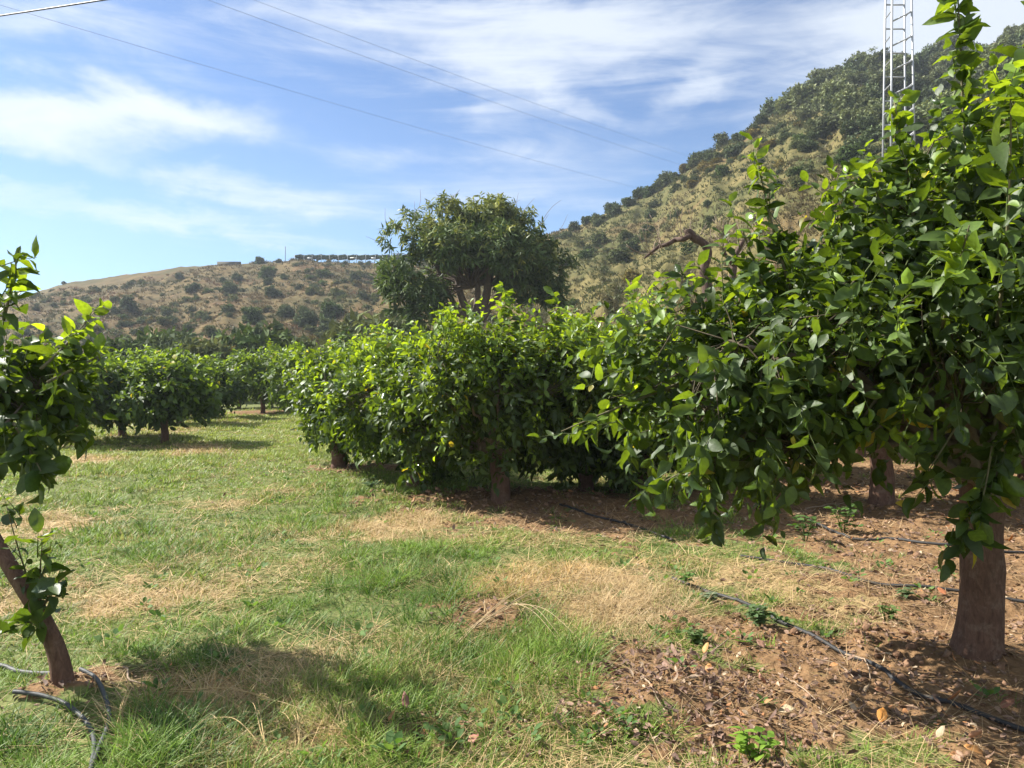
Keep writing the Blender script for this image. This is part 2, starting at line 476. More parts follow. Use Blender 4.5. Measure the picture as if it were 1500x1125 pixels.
def shoots(mb, tw, rng, p, nn, leafL, M, slen, detail, ztop, zbot, young=.35, up=.55, droop=.28, wid=.56, tips=None, cols=None, yel=.004, spread=.85, tube=True):
    """leafy shoots: M leaves spiralling round each; returns the shoot bases"""
    S = len(p)
    low = nn[:, 2] < -.15
    up_ = np.where(low, -.25, up)
    d = nn * .85 + rng.normal(size=(S, 3)) * .38; d[:, 2] += up_
    d = nrm(d)
    if tips is not None: d = nrm(d + tips)
    L = slen * (.55 + .9 * rng.random(S))
    t = (np.arange(M) + .6) / M
    ref = nrm(np.cross(d, np.array([.3, .2, .93]))); e2 = np.cross(d, ref)
    P0 = p - d * L[:, None] * .5
    T = t[None, :, None]
    pos = P0[:, None] + d[:, None] * L[:, None, None] * T; pos[..., 2] -= .12 * L[:, None] * t[None] ** 2
    ph = np.arange(M)[None] * 2.4 + rng.random((S, 1)) * 6.28 + rng.normal(size=(S, M)) * .3
    perp = ref[:, None] * np.cos(ph)[..., None] + e2[:, None] * np.sin(ph)[..., None]
    D = d[:, None] * (.25 + .55 * T) + perp * spread + rng.normal(size=(S, M, 3)) * .22; D[..., 2] -= droop * (.2 + 1.6 * rng.random((S, M)))
    D = nrm(D)
    Nn = d[:, None] * .22 + nn[:, None] * .15 + rng.normal(size=(S, M, 3)) * .58; Nn[..., 2] += .72
    Nn = Nn - D * (Nn * D).sum(-1, keepdims=True)
    hf = np.clip((p[:, 2] - zbot) / (ztop - zbot), 0, 1)
    yg = (rng.random(S) < young * (.05 + 1.7 * hf ** 3)) * (.35 + .65 * rng.random(S))
    ya = np.clip(yg[:, None] * (.45 + .6 * t[None]), 0, 1)
    sz = leafL * (.45 + .75 * rng.random((S, M)) ** .8) * (1 - .25 * ya)
    c_old, c_mid, c_y = cols or (OLD, MID, YNG)
    r = (rng.random((S, M, 1)) * .5 + rng.random((S, 1, 1)) * .6) ** 1.6
    col = c_old * (1 - r) + c_mid * r; col = col * (1 - ya[..., None]) + c_y * ya[..., None]
    yl = (rng.random((S, M)) < yel)[..., None]; col = np.where(yl, YEL * (.7 + .5 * rng.random((S, M, 1))), col)
    f = lambda a: a.reshape(-1, 3)
    n = S * M
    leaves(mb, f(pos), f(D), f(Nn), sz.ravel(), wid * (.85 + .3 * rng.random(n)), .25 + .38 * rng.normal(size=n), .1 + .65 * rng.random(n), f(col) * (.72 + .56 * rng.random((n, 1))), detail, .045, rng)
    if tw is not None and tube:
        pa = np.stack([P0, P0 + d * (L * .5)[:, None], P0 + d * L[:, None] + np.array([0, 0, -.1]) * L[:, None]], 1)
        tubes(tw, pa, np.tile(np.array([[.0035, .0026, .0012]]) * (leafL / .11), (S, 1)), 3, (.10, .13, .04), cap=False)
    return P0


def limbs(rng, top, blobs, per, r0, bmb, sides=8, rise=.35):
    """curved limbs from the fork into every blob; returns sample points"""
    paths = []; rads = []; K = 9
    t = np.linspace(0, 1, K)[:, None]
    for c, r in blobs:
        for j in range(per):
            d = nrm(rng.normal(size=3)); e = np.array(c) + d * np.array(r) * .55
            tp = np.asarray(top) + rng.normal(size=3) * r0 * .5
            m = tp * .5 + e * .5 + np.array([0, 0, rise * np.linalg.norm(e - tp) * .5]) + rng.normal(size=3) * .06
            pts = (1 - t) ** 2 * tp + 2 * t * (1 - t) * m + t * t * e
            pts[1:-1] += rng.normal(size=(K - 2, 3)) * .018 * np.linalg.norm(e - tp)
            paths.append(pts); rads.append(np.linspace(r0 * (.62 + .3 * rng.random()), r0 * .14, K))
    paths = np.array(paths); rads = np.array(rads)
    tubes(bmb, paths, rads, sides, (.15, .115, .085), wob=.12)
    return paths.reshape(-1, 3), rads.ravel()


def connect(rng, bmb, samp, base, r0, frac=1.0):
    if frac < 1: base = base[rng.random(len(base)) < frac]
    out = []
    for i in range(0, len(base), 400):
        b = base[i:i + 400]; dd = ((b[:, None] - samp[None]) ** 2).sum(-1); out.append(samp[dd.argmin(1)])
    s = np.concatenate(out)
    m = (s + base) / 2 + rng.normal(size=base.shape) * .05; m[:, 2] += .04
    m1 = s * .75 + m * .25 + rng.normal(size=base.shape) * .015
    pa = np.stack([s, m1, m, base], 1)
    tubes(bmb, pa, np.tile(np.array([[1, .8, .62, .35]]) * r0, (len(base), 1)), 4, (.075, .06, .034), cap=False)


def trunk(name, pts, rad, root, off, mt, sides=22, n=30, wob=.10, seed=0, flare=.30):
    mb = MB(); p = catmull(pts, n); r = np.interp(np.linspace(0, 1, n), np.linspace(0, 1, len(rad)), rad)
    u = np.linspace(0, 1, n); r = r * (1 + flare * np.exp(-u * 9))
    tubes(mb, p[None], r[None], sides, (.2, .15, .11), wob=wob, seed=seed)
    return mb.build(name, mt, root, off)


def lemon(px, py, label, blobs, rad=(.13, .105, .12), fork=.75, n=700, leafL=.115, M=9, slen=.30, detail=1, seed=1, young=.4, per=4, lean=(0, 0), group='lemon trees of the orchard', gap=.40, mt=None, tw=True, extra=None, inner=.5, base=None, yel=.004, trunkpts=None):
    rng = np.random.default_rng(seed)
    x, y = base or G(px, py); z = gz1(x, y) - .02
    root = thing('lemon_tree', (x, y, z), label, 'lemon tree', group); off = (x, y, z)
    B = [((x + c[0], y + c[1], z + c[2]), r) for c, r in blobs]
    tp = trunkpts or [(x, y, z - .05), (x + lean[0] * .3 + .01, y + lean[1] * .3, z + fork * .35), (x + lean[0] * .7 - .01, y + lean[1] * .7, z + fork * .7), (x + lean[0], y + lean[1], z + fork)]
    trunk('trunk', tp, rad, root, off, M_bark, seed=seed, wob=.17, n=44, sides=28)
    fo = MB(); br = MB()
    samp, _ = limbs(rng, np.array(tp[-1]) - np.array([0, 0, .04]), B, per, rad[-1] * .5, br)
    p, nn = crown(rng, B, n, inner, gap, seed)
    zt = max(b[0][2] + b[1][2] for b in B); zb = min(b[0][2] - b[1][2] for b in B)
    base_ = shoots(fo, br if tw else None, rng, p, nn, leafL, M, slen, detail, zt, zb, young, yel=yel)
    connect(rng, br, samp, base_, .0055, .7 if tw else .35)
    if extra: extra(rng, fo, br, x, y, z, samp)
    fo.build('foliage', mt or M_leaf, root, off)
    br.build('branches', M_twig, root, off)
    return root


def sprig(rng, fo, br, a, b, n=7, leafL=.12, M=10, slen=.3, young=.8, side=.12, detail=2, r=.009, yel=.0, zr=None):
    """one long leafy branch from a to b"""
    a = np.array(a, float); b = np.array(b, float); t = np.linspace(.15, 1, n)[:, None]
    mid = (a + b) / 2 + rng.normal(size=3) * .04 * np.linalg.norm(b - a)
    q = (1 - t) ** 2 * a + 2 * t * (1 - t) * mid + t * t * b
    d = nrm((b - a)[None]); nn = nrm(np.tile(d, (n, 1)) + rng.normal(size=(n, 3)) * .45)
    shoots(fo, br, rng, q + rng.normal(size=(n, 3)) * side * .4, nn, leafL, M, slen, detail, (zr or (0, max(a[2], b[2])))[1], (zr or (min(a[2], b[2]) - .3, 0))[0], young, up=.25, tips=np.tile(d * .8, (n, 1)), yel=yel)
    tt = np.linspace(0, 1, 8)[:, None]; pa = (1 - tt) ** 2 * a + 2 * tt * (1 - tt) * mid + tt * tt * b
    tubes(br, pa[None], np.linspace(r, r * .3, 8)[None], 6, (.13, .115, .06))


# ---- the big tree on the right
def extra1(rng, fo, br, x, y, z, samp):
    sprig(rng, fo, br, W(1420, 330, 3.9), W(1402, -40, 3.8), 16, .108, 8, .20, .55, .05, yel=.01)
    sprig(rng, fo, br, W(1340, 330, 3.7), W(1310, 150, 3.7), 9, .10, 8, .20, .6, .05)
    sprig(rng, fo, br, W(1340, 430, 3.8), W(1270, 245, 3.7), 9, .10, 8, .20, .6, .06)
    sprig(rng, fo, br, W(1160, 430, 3.9), W(1108, 225, 3.9), 9, .098, 8, .20, .7, .05)
    sprig(rng, fo, br, W(1130, 450, 3.9), W(1085, 330, 3.9), 6, .098, 8, .22, .6, .06)
    sprig(rng, fo, br, W(1480, 200, 3.6), W(1500, 60, 3.4), 6, .115, 8, .22, .4, .08)
    sprig(rng, fo, br, W(1000, 560, 3.9), W(822, 632, 3.9), 7, .095, 7, .2, .6, .04)
    sprig(rng, fo, br, W(1060, 560, 3.8), W(880, 500, 3.9), 7, .095, 8, .22, .6, .05)
    sprig(rng, fo, br, W(1050, 650, 3.7), W(1035, 755, 3.7), 5, .10, 8, .2, .2, .07)
    sprig(rng, fo, br, W(1100, 630, 3.7), W(955, 715, 3.7), 7, .098, 8, .2, .3, .06)
    sprig(rng, fo, br, W(1480, 640, 3.5), W(1400, 790, 3.45), 7, .125, 7, .18, .5, .05, yel=.1)
    sprig(rng, fo, br, W(1380, 560, 3.6), W(1270, 640, 3.6), 6, .115, 7, .2, .7, .05, yel=.08)
    sprig(rng, fo, br, W(1440, 560, 3.6), W(1360, 690, 3.5), 7, .115, 7, .2, .3, .07, yel=.05)
    sprig(rng, fo, br, W(1460, 600, 3.5), W(1440, 730, 3.4), 6, .115, 7, .2, .2, .07, yel=.05)
    sprig(rng, fo, br, W(1300, 560, 3.7), W(1220, 660, 3.7), 6, .105, 7, .2, .3, .07)
    sprig(rng, fo, br, W(1380, 480, 3.3), W(1420, 330, 2.9), 6, .125, 7, .2, .3, .08)
    sprig(rng, fo, br, W(1460, 480, 3.2), W(1480, 120, 2.9), 8, .125, 7, .22, .4, .08)


x1, y1 = G(1430, 965)
lemon(1430, 965, 'large lemon tree with thick brown trunk filling the right of the orchard', [
    ((.15, .0, 1.95), (1.0, 1.15, .72)), ((-.55, -.1, 1.65), (.85, .95, .55)), ((-1.25, -.05, 1.45), (.72, .75, .68)), ((.2, -.1, 2.45), (.7, .7, .55)), ((1.1, .1, 1.9), (.9, 1.0, .8)), ((-.35, .1, 2.15), (.6, .7, .42)), ((-.15, -.5, 1.5), (.62, .45, .36)), ((-1.25, -.1, 1.2), (.45, .5, .38))],
    rad=(.116, .104, .10, .125), fork=.95, n=2350, leafL=.088, M=9, slen=.31, detail=2, seed=11, young=.5, per=3, extra=extra1, gap=.47, inner=.25, lean=(.06, .02), yel=.006)


# ---- the slender tree at the left edge
def extraL(rng, fo, br, x, y, z, samp):
    sprig(rng, fo, br, W(5, 470, 4.0), W(25, 372, 4.0), 6, .13, 6, .18, .5, .04)
    sprig(rng, fo, br, W(60, 540, 4.0), W(140, 455, 4.4), 7, .10, 8, .18, .9, .04)
    sprig(rng, fo, br, W(20, 620, 3.8), W(60, 690, 3.7), 7, .13, 7, .18, .1, .05)
    sprig(rng, fo, br, W(70, 560, 4.0), W(150, 520, 4.3), 5, .11, 7, .18, .3, .04)


xl, yl = G(95, 1025); zl = gz1(xl, yl) - .02
leaning = lemon(95, 1025, 'slender leaning lemon tree cut off by the left edge, leafy sucker low on its trunk', [
    ((-.77, .7, 1.34), (.4, .42, .30)), ((-.66, .5, 1.07), (.28, .3, .16))],
    rad=(.043, .037, .034, .032), n=230, leafL=.105, M=7, slen=.30, detail=2, seed=23, young=.2, per=3, extra=extraL, gap=.47, inner=.25,
    trunkpts=[(xl, yl, zl - .05), (xl - .03, yl, zl + .14), W(62, 905, 3.52), W(28, 850, 3.52), W(-20, 770, 3.6), W(-60, 690, 3.7)])

# suckers low on the trunk
for a_, b_, n_, l_, m_, r_ in [(W(52, 880, 3.5), W(8, 735, 3.45), 5, .075, 5, .005), (W(58, 890, 3.48), W(62, 795, 3.4), 4, .10, 5, .006), (W(60, 895, 3.46), W(88, 850, 3.35), 3, .10, 5, .006), (W(66, 905, 3.46), W(30, 915, 3.35), 3, .10, 5, .005)]:
    sm = MB(); sprig(np.random.default_rng(int(b_[0] * 1000) % 991), sm, sm, a_, b_, n_, l_, m_, .14, .1, .035, r=r_)
    sm.build('sucker_shoot', M_leaf, leaning, tuple(leaning.location))

# ---- the rest of the orchard
RT = 'lemon trees of the orchard'


def dome(w, d, h0, h1, k, seed, lump=.45):
    """a few ellipsoids making one broad low crown"""
    r = np.random.default_rng(seed); zc = (h0 + h1) / 2; hh = (h1 - h0) / 2
    B = [((0, 0, zc + .06 * hh), (w * .62, d * .62, hh * .9))]
    for i in range(k):
        a = i / k * 6.28 + r.random(); q = .45 + .3 * r.random()
        B.append(((math.cos(a) * w * q, math.sin(a) * d * q, zc + (r.random() - .52) * hh * .8), (w * lump * (.8 + .5 * r.random()), d * lump, hh * (.45 + .3 * r.random()))))
    return B


def extra2(rng, fo, br, x, y, z, samp):
    sprig(rng, fo, br, W(735, 500, 8.7), W(742, 425, 8.7), 7, .13, 8, .25, 1.0, .08, 1)
    sprig(rng, fo, br, W(690, 520, 8.5), W(655, 470, 8.5), 6, .13, 8, .25, 1.0, .1, 1)
    sprig(rng, fo, br, W(800, 500, 8.6), W(820, 440, 8.6), 6, .13, 8, .25, 1.0, .1, 1)


lemon(733, 738, 'bushy lemon tree over a bowl of dug brown soil in the middle of the photo', dome(1.25, 1.15, .1, 2.32, 9, 3), rad=(.11, .10, .11), fork=.55, n=1800, leafL=.10, M=9, slen=.32, detail=1, seed=31, young=1.0, extra=extra2, gap=.36, inner=.45)
lemon(495, 685, 'lemon tree at the left end of the near row beside the open grass', [((c[0] + .28, c[1], c[2]), r) for c, r in dome(.92, 1.1, .16, 2.0, 7, 4)], rad=(.12, .10, .10), fork=.5, n=1150, leafL=.118, M=8, slen=.32, seed=32, young=.7, gap=.37)
lemon(0, 0, 'lemon tree in the row just left of the one over dug soil', dome(1.15, 1.1, .2, 2.15, 7, 5), rad=(.11, .10, .10), fork=.5, n=1150, leafL=.118, M=8, slen=.32, seed=33, young=.9, gap=.37, base=(-1.3, 10.2))
lemon(0, 0, 'lemon tree just right of the one over dug soil, half behind the big right tree', dome(1.1, 1.1, .12, 2.45, 7, 6), rad=(.11, .10, .10), fork=.5, n=1250, leafL=.11, M=8, slen=.32, seed=34, young=.9, gap=.36, base=(1.62, 9.6))
lemon(0, 0, 'lemon tree filling the row between the dug soil bowl and the big right tree', dome(1.0, 1.0, .2, 2.3, 6, 41), rad=(.10, .09, .09), fork=.45, n=1100, leafL=.115, M=8, slen=.32, seed=41, young=1.0, gap=.37, base=(.95, 9.9))
lemon(1291, 742, 'lemon tree with a straight reddish trunk seen under the big right tree', dome(1.5, 1.4, .75, 2.7, 7, 7), rad=(.125, .115, .13), fork=.85, n=1000, leafL=.13, M=8, slen=.32, seed=35, young=.4, gap=.36)
lemon(0, 0, 'lemon tree behind the straight reddish trunk, deep in the shade', dome(1.4, 1.3, .45, 2.5, 6, 8), n=700, leafL=.15, M=7, seed=36, base=(3.2, 11.6), gap=.34, tw=False)
lemon(0, 0, 'lemon tree at the far right seen behind the thick brown trunk', dome(1.5, 1.4, .6, 2.6, 6, 9), n=700, leafL=.15, M=7, seed=37, base=(6.3, 9.4), gap=.34, tw=False)
lemon(0, 0, 'lemon tree in the second row behind the dug soil bowl', dome(1.3, 1.2, .4, 2.2, 6, 10), n=600, leafL=.16, M=7, seed=38, base=(.4, 13.2), gap=.34, tw=False)
lemon(0, 0, 'lemon tree at the back right under the hill foot', dome(1.5, 1.4, .5, 2.7, 6, 12), n=550, leafL=.17, M=7, seed=39, base=(6.2, 13.8), gap=.34, tw=False)
far = [  # px, py of foot, half width, bottom, top, label
    (241, 648, .98, .50, 2.0, 'lemon tree in the open left grass with its trunk in plain view', 1.4),
    (114, 650, .95, .50, 1.85, 'lemon tree whose trunk shows just right of the left edge tree', 1.3),
    (178, 640, .9, .35, 1.75, 'low lemon tree between the two visible trunks at the left', 1.1),
    (262, 622, 1.15, .55, 2.2, 'lemon tree right behind the one with its trunk in plain view', 1.2),
    (312, 613, 1.2, .2, 2.15, 'dark low-skirted lemon tree at the right end of the left group', 1.2),
    (205, 612, 1.3, .3, 2.3, 'lemon tree at the back of the left group', 1.1),
    (385, 605, 1.3, .4, 2.3, 'pale lemon tree in the gap between the left group and the near row', 1.1),
    (445, 618, 1.05, .45, 2.2, 'lemon tree behind the left end of the near row', 1.15),
    (425, 600, 1.4, .4, 2.7, 'tall pale lemon tree at the back of the gap', 1.0),
    (560, 612, 1.5, .4, 2.9, 'lemon tree at the back with an orange flush, behind the near row', 1.0),
    (60, 618, 1.3, .3, 2.2, 'lemon tree at the far left behind the left edge tree', 1.0),
    (350, 598, 1.4, .2, 2.3, 'farthest lemon tree in the left group under the hill', 1.0)]
for i, (px, py, w, h0, h1, lab, f) in enumerate(far):
    xx, yy = G(px, py)
    lemon(px, py, lab, dome(w, w, h0, h1, 5, 20 + i), rad=(.085, .075, .085), fork=.6, n=int(420 * f), leafL=.15 + .004 * (yy - 14), M=7, slen=.34, detail=1 if yy < 19 else 0, seed=50 + i, young=.5, per=2, tw=False, mt=M_leaf_far, gap=.36, yel=.006 if i != 9 else .06)

# ------------------------------------------------------------------ mango tree
def mango():
    rng = np.random.default_rng(77); Y = 34.0
    x, y, _ = W(690, 500, Y); z = gz1(x, y)
    root = thing('mango_tree', (x, y, z - .1), 'big round-crowned dark tree with several bare limbs, standing at the hill foot', 'tree'); off = (x, y, z - .1)
    fo = MB(); br = MB()
    px = lambda a, b, yy=Y: W(a, b, yy)
    B = []
    for a, b, r, h, dy in [(600, 345, 1.05, .95, -.6), (655, 325, 1.2, .95, .3), (720, 318, 1.25, 1.0, -.3), (770, 345, 1.2, 1.1, .3), (800, 390, 1.0, 1.15, .5), (745, 365, 1.3, 1.0, -1.6), (665, 360, 1.3, .95, -1.5), (600, 395, 1.1, 1.0, -.8),
                           (580, 385, .7, .8, .4), (620, 430, 1.0, .75, -.9), (590, 440, .8, .8, -.4), (600, 468, .7, .5, -.6), (640, 455, .5, .4, -1.0), (570, 415, .6, .6, .6), (815, 430, .5, .45, .6), (700, 350, 1.6, 1.1, 1.5), (780, 425, .9, .6, .9), (745, 405, 1.1, .6, -.2), (690, 385, 1.1, .6, 1.2), (735, 300, .5, .55, .0), (620, 330, .8, .6, 1.5), (830, 395, .45, .7, .3), (640, 400, .9, .6, 1.0)]:
        B.append((px(a, b, Y + dy), (r, r * .95, h)))
    fork = np.array(px(690, 475)); base = np.array([x, y, z - .2])
    trunk('trunk', [base, (base + fork) / 2 + (.1, 0, 0), fork], (.42, .36, .34), root, off, M_barkd, seed=7)
    lm = MB()
    for a, b, c, r in [((690, 470), (665, 445), (635, 380), .17), ((690, 470), (672, 420), (668, 340), .21), ((695, 470), (700, 420), (690, 345), .17), ((700, 470), (715, 420), (722, 340), .24), ((705, 470), (735, 425), (775, 370), .16), ((685, 468), (640, 440), (600, 410), .12)]:
        pts = catmull([px(*a), px(*b), px(*c)], 12); tubes(lm, pts[None], np.linspace(r, r * .4, 12)[None], 8, (.1, .08, .06), wob=.1)
    lm.build('limbs', M_barkd, root, off)
    samp, _ = limbs(rng, np.array(px(690, 420)), B, 2, .06, br, 6)
    p, nn = crown(rng, B, 2500, .45, .415, 7, .85, .95)
    cols = (np.array([.052, .085, .028]), np.array([.11, .155, .048]), np.array([.30, .30, .09]))
    shoots(fo, None, rng, p, nn, .34, 11, .30, 1, 8.6, 3.5, .5, up=.35, droop=.45, wid=.26, cols=cols, yel=0, spread=.9)
    # bare twigs above the crown
    for a, b, c, d in [(608, 320, 612, 282), (652, 310, 655, 280), (650, 310, 668, 288), (660, 312, 640, 286), (760, 318, 772, 288), (570, 345, 560, 315), (560, 365, 548, 355), (790, 330, 815, 300), (812, 345, 830, 322), (745, 310, 768, 285)]:
        A = np.array(px(a, b)); E = np.array(px(c, d))
        for k in range(2):
            e = E + rng.normal(size=3) * .25; pts = catmull([A, (A + e) / 2 + rng.normal(size=3) * .08, e], 6); tw = MB(); tubes(tw, pts[None], np.linspace(.012, .005, 6)[None], 4, (.2, .16, .13)); tw.build('bare_twig', M_twig, root, off)
    fo.build('foliage', M_mango, root, off); br.build('branches', M_barkd, root, off)


mango()

# ------------------------------------------------------------------ dead tree, tower, cables
def bare_tree():
    rng = np.random.default_rng(5); Y = 17.0
    x, y, _ = W(1034, 500, Y); z = gz1(x, y)
    root = thing('bare_tree', (x, y, z - .1), 'leafless tree with a thick brown limb arching to the left over the orchard', 'tree'); off = (x, y, z - .1)
    w = lambda a, b, d=0: W(a, b, Y + d)
    trunk('trunk', [(x + .2, y, z - .2), w(1040, 480), w(1036, 420), w(1031, 395), w(1037, 374), w(1034, 361), w(1026, 353), w(1018, 350), w(1009, 341), w(1007, 336)], (.15, .13, .11, .095, .085, .09, .082, .085, .095, .07), root, off, M_dead, 14, 36, .16, 3)
    mb = MB()
    tubes(mb, catmull([w(1012, 344), w(1001, 350, -.1), w(990, 351, .1), w(978, 358), w(966, 361, .1), w(955, 369), w(944, 378, -.1)], 26)[None], np.linspace(.072, .022, 26)[None], 8, (.2, .13, .1), wob=.22)
    tubes(mb, catmull([w(1060, 470, .5), w(1072, 410, .5), w(1078, 375, .5), w(1090, 350, .5)], 14)[None], np.linspace(.10, .045, 14)[None], 8, (.2, .15, .12), wob=.2)
    tubes(mb, catmull([w(1076, 390, .5), w(1062, 372, .3), w(1058, 352, .3)], 10)[None], np.linspace(.05, .02, 10)[None], 6, (.2, .15, .12), wob=.2)
    mb.build('limbs', M_dead, root, off)
    tw = MB()
    pts = [(1010, 343), (1000, 350), (985, 358), (970, 365), (955, 373), (1022, 348), (1078, 380), (1060, 365), (1088, 352)]
    for k in range(26):
        a, b = pts[rng.integers(len(pts))]; A = np.array(w(a, b)); L = .25 + .7 * rng.random()
        d = nrm(np.array([rng.normal() * .8 - .2, rng.normal() * .5, .5 + rng.random()])); E = A + d * L
        q = catmull([A, (A + E) / 2 + rng.normal(size=3) * .07, E], 6); tubes(tw, q[None], np.linspace(.010, .004, 6)[None], 4, (.27, .2, .15))
        for j in range(2):
            e2 = q[3] + nrm(d + rng.normal(size=3) * .6) * L * .4; tubes(tw, np.stack([q[3], e2])[None], np.array([[.006, .004]]), 3, (.27, .2, .15))
    tw.build('twigs', M_twig, root, off)


bare_tree()


def tower():
    Y = 38.0; x, y, _ = W(1316, 240, Y); z = gz1(x, y)
    root = thing('power_pylon', (x, y, z), 'pale steel lattice pylon rising on the right hillside behind the lemon trees', 'pylon'); off = (x, y, z)
    H = 24.0 - z; rot = R(-6.6); g = (.42, .43, .44)
    def cnr(i, h):
        hw = .60 - .20 * h / H; a = rot + (i + .5) * math.pi / 2; q = hw * 1.4142
        return np.array([x + q * math.cos(a), y + q * math.sin(a), z - .3 + h])
    for i in range(4):
        mb = MB(); box(mb, cnr(i, 0), cnr(i, H), .07, g); mb.build('leg', M_steel, root, off)
    st = 1.2; n = int(H / st)
    for f in range(4):
        for k in range(n):
            h = k * st + (.55 if f % 2 else 0)
            if h > H: continue
            mb = MB()
            if f in (1, 3): box(mb, cnr(f, h), cnr((f + 1) % 4, h + .02), .055, g)
            else: box(mb, cnr(f, h), cnr((f + 1) % 4, h + (.45 if f == 2 else .05)), .055, g)
            mb.build('brace', M_steel, root, off)
    for i in range(4):
        mb = MB(); c = cnr(i, 0); tubes(mb, np.array([[c - (0, 0, .5), c + (0, 0, .25)]]), np.full((1, 2), .22), 8, (.4, .38, .35)); mb.build('footing', M_rock, root, off)


tower()


def cable(label, a, b, r, sag, col=(.10, .11, .13)):
    a = np.array(a); b = np.array(b); t = np.linspace(0, 1, 40)[:, None]
    p = a + (b - a) * t; p[:, 2] -= (sag * 4 * t * (1 - t))[:, 0]
    mb = MB(); tubes(mb, p[None], np.full((1, 40), r), 6, col); c = p.mean(0)
    o = mb.build('power_cable', M_wire, None, tuple(c)); tag(o, label, 'cable', 'overhead power cables')


def ext(p1, p2, y1, y2, e0, e1):
    a = np.array(W(*p1, y1)); b = np.array(W(*p2, y2)); d = b - a
    return a - d * e0, b + d * e1


a, b = ext((20, 3), (930, 273), 40, 112, .35, .12); cable('thin overhead cable sloping lowest across the sky towards the mango tree', a, b, .0095, .5, (.22, .26, .32))
a, b = ext((340, 3), (985, 236), 42, 112, .35, .12); cable('thin overhead cable running above the lowest one to the right ridge', a, b, .0095, .5, (.22, .26, .32))
a, b = ext((405, 3), (1000, 224), 44, 112, .35, .12); cable('thin overhead cable, uppermost of those running to the right ridge', a, b, .009, .5, (.22, .26, .32))
a, b = ext((0, 22), (135, 1), 17, 15, 1.2, 1.5); cable('thick dark overhead cable crossing the top left corner', a, b, .018, .02, (.06, .05, .055))

# ------------------------------------------------------------------ hillside growth
def shrub_mesh(name, seed, c0, c1, k=6, n=330, lf=.42, tall=1.0, det=0):
    rng = np.random.default_rng(seed); B = []
    for i in range(k):
        a = rng.random() * 6.28; q = .55 * rng.random() ** .5; B.append(((math.cos(a) * q, math.sin(a) * q, .45 + .5 * rng.random() * tall), (.45, .45, .42 * tall)))
    B.append(((0, 0, .35 * tall), (.8, .8, .42)))
    p, nn = crown(rng, B, n, .45, .36, seed, 2.4, .6)
    mb = MB(); cols = (np.array(c0), np.array(c1), np.array(c1) * 1.5)
    shoots(mb, None, rng, p, nn, lf * .5, 6, .18, det, 1.4, 0, .3, up=.4, droop=.1, wid=.6, cols=cols, yel=0)
    return mb


DK = [(.052, .068, .038), (.098, .122, .066)]; OL = [(.075, .09, .04), (.13, .14, .065)]; YG = [(.12, .10, .028), (.24, .165, .04)]; GG = [(.045, .075, .024), (.09, .125, .04)]
VARS = {}
for key, c in (('dark', DK), ('olive', OL), ('gold', YG), ('green', GG)):
    VARS[key] = [shrub_mesh('shrub', 100 + 7 * i + len(key), c[0], c[1]).mesh('shrub', M_scrub) for i in range(4)]


def shrub_at(x, y, s, key, label, group, rng, name='shrub', cat='shrub', sz=1.0):
    o = bpy.data.objects.new(name, VARS[key][rng.integers(4)]); COL.objects.link(o)
    o.location = (x, y, gz1(x, y) - .12 * s); o.rotation_euler = (0, 0, rng.random() * 6.28); o.scale = (s, s * (.85 + .3 * rng.random()), s * sz * (.8 + .3 * rng.random()))
    return tag(o, label, cat, group)


def on_hill(px, py):
    """where the sight line through a photo pixel meets the hillside"""
    d = np.linspace(14, 172, 1600); x = (px - 750) / FOC * d; z = CH + (HZ - py) / FOC * d
    h = gz(x, d, np.zeros_like(d)); hit = np.nonzero(z < h)[0]
    i = hit[0] if len(hit) else len(d) - 1
    if not len(hit):
        t = hill_t(x, d)[0]; i = int(np.argmin(np.abs(t - .985)))
    return float(x[i]), float(d[i])


rg = np.random.default_rng(8)
LH = [  # left hill: px, py, half width px, kind, label
    (263, 405, 7, 'dark', 'small round shrub high on the left hill, left of the pair'), (283, 421, 12, 'dark', 'round dark shrub on the left hill below the skyline'),
    (335, 421, 15, 'dark', 'large dark shrub in the middle of the left hill'), (347, 405, 10, 'dark', 'dark shrub just above the large one on the left hill'), (327, 410, 6, 'dark', 'small shrub left of the pair in the middle of the left hill'),
    (190, 447, 16, 'dark', 'dark shrub low on the left slope above the gully'), (170, 438, 9, 'olive', 'dull shrub beside the dark one above the gully'), (52, 452, 6, 'dark', 'small dark shrub at the far left of the left hill'),
    (94, 411, 4, 'dark', 'tiny dark shrub on the left hill skyline'), (40, 424, 5, 'olive', 'tiny shrub at the left end of the skyline'), (380, 378, 8, 'green', 'green shrub on the skyline left of the thin post'), (408, 374, 5, 'dark', 'dark bush beside the thin post on the skyline'),
    (390, 400, 14, 'green', 'broad green shrub below the thin post'), (395, 412, 9, 'dark', 'dark shrub under the broad green one'), (416, 405, 6, 'dark', 'little dark shrub right of the broad green one'), (310, 486, 11, 'olive', 'olive shrub at the foot of the left hill'),
    (500, 430, 9, 'dark', 'dark shrub on the left hill near the mango tree'), (470, 400, 10, 'olive', 'olive shrub under the shade netting'), (520, 405, 9, 'dark', 'dark shrub under the right end of the shade netting'), (455, 428, 9, 'olive', 'olive shrub above the green bank'),
    (240, 470, 10, 'olive', 'flat olive shrub in the left gully'), (130, 470, 10, 'olive', 'olive shrub beside the left edge tree on the slope'), (400, 428, 13, 'dark', 'dark flat shrub in the middle right of the left hill'),
    (370, 462, 18, 'green', 'wide green shrub above the pale bank'), (420, 455, 15, 'dark', 'dark shrub along the foot of the left hill'), (445, 468, 20, 'dark', 'dark thicket shrub left of the mango tree'), (485, 458, 20, 'green', 'green bank shrub left of the mango tree'), (520, 470, 18, 'dark', 'dark thicket shrub touching the mango tree'), (480, 480, 22, 'dark', 'low dark thicket shrub over the near row')]
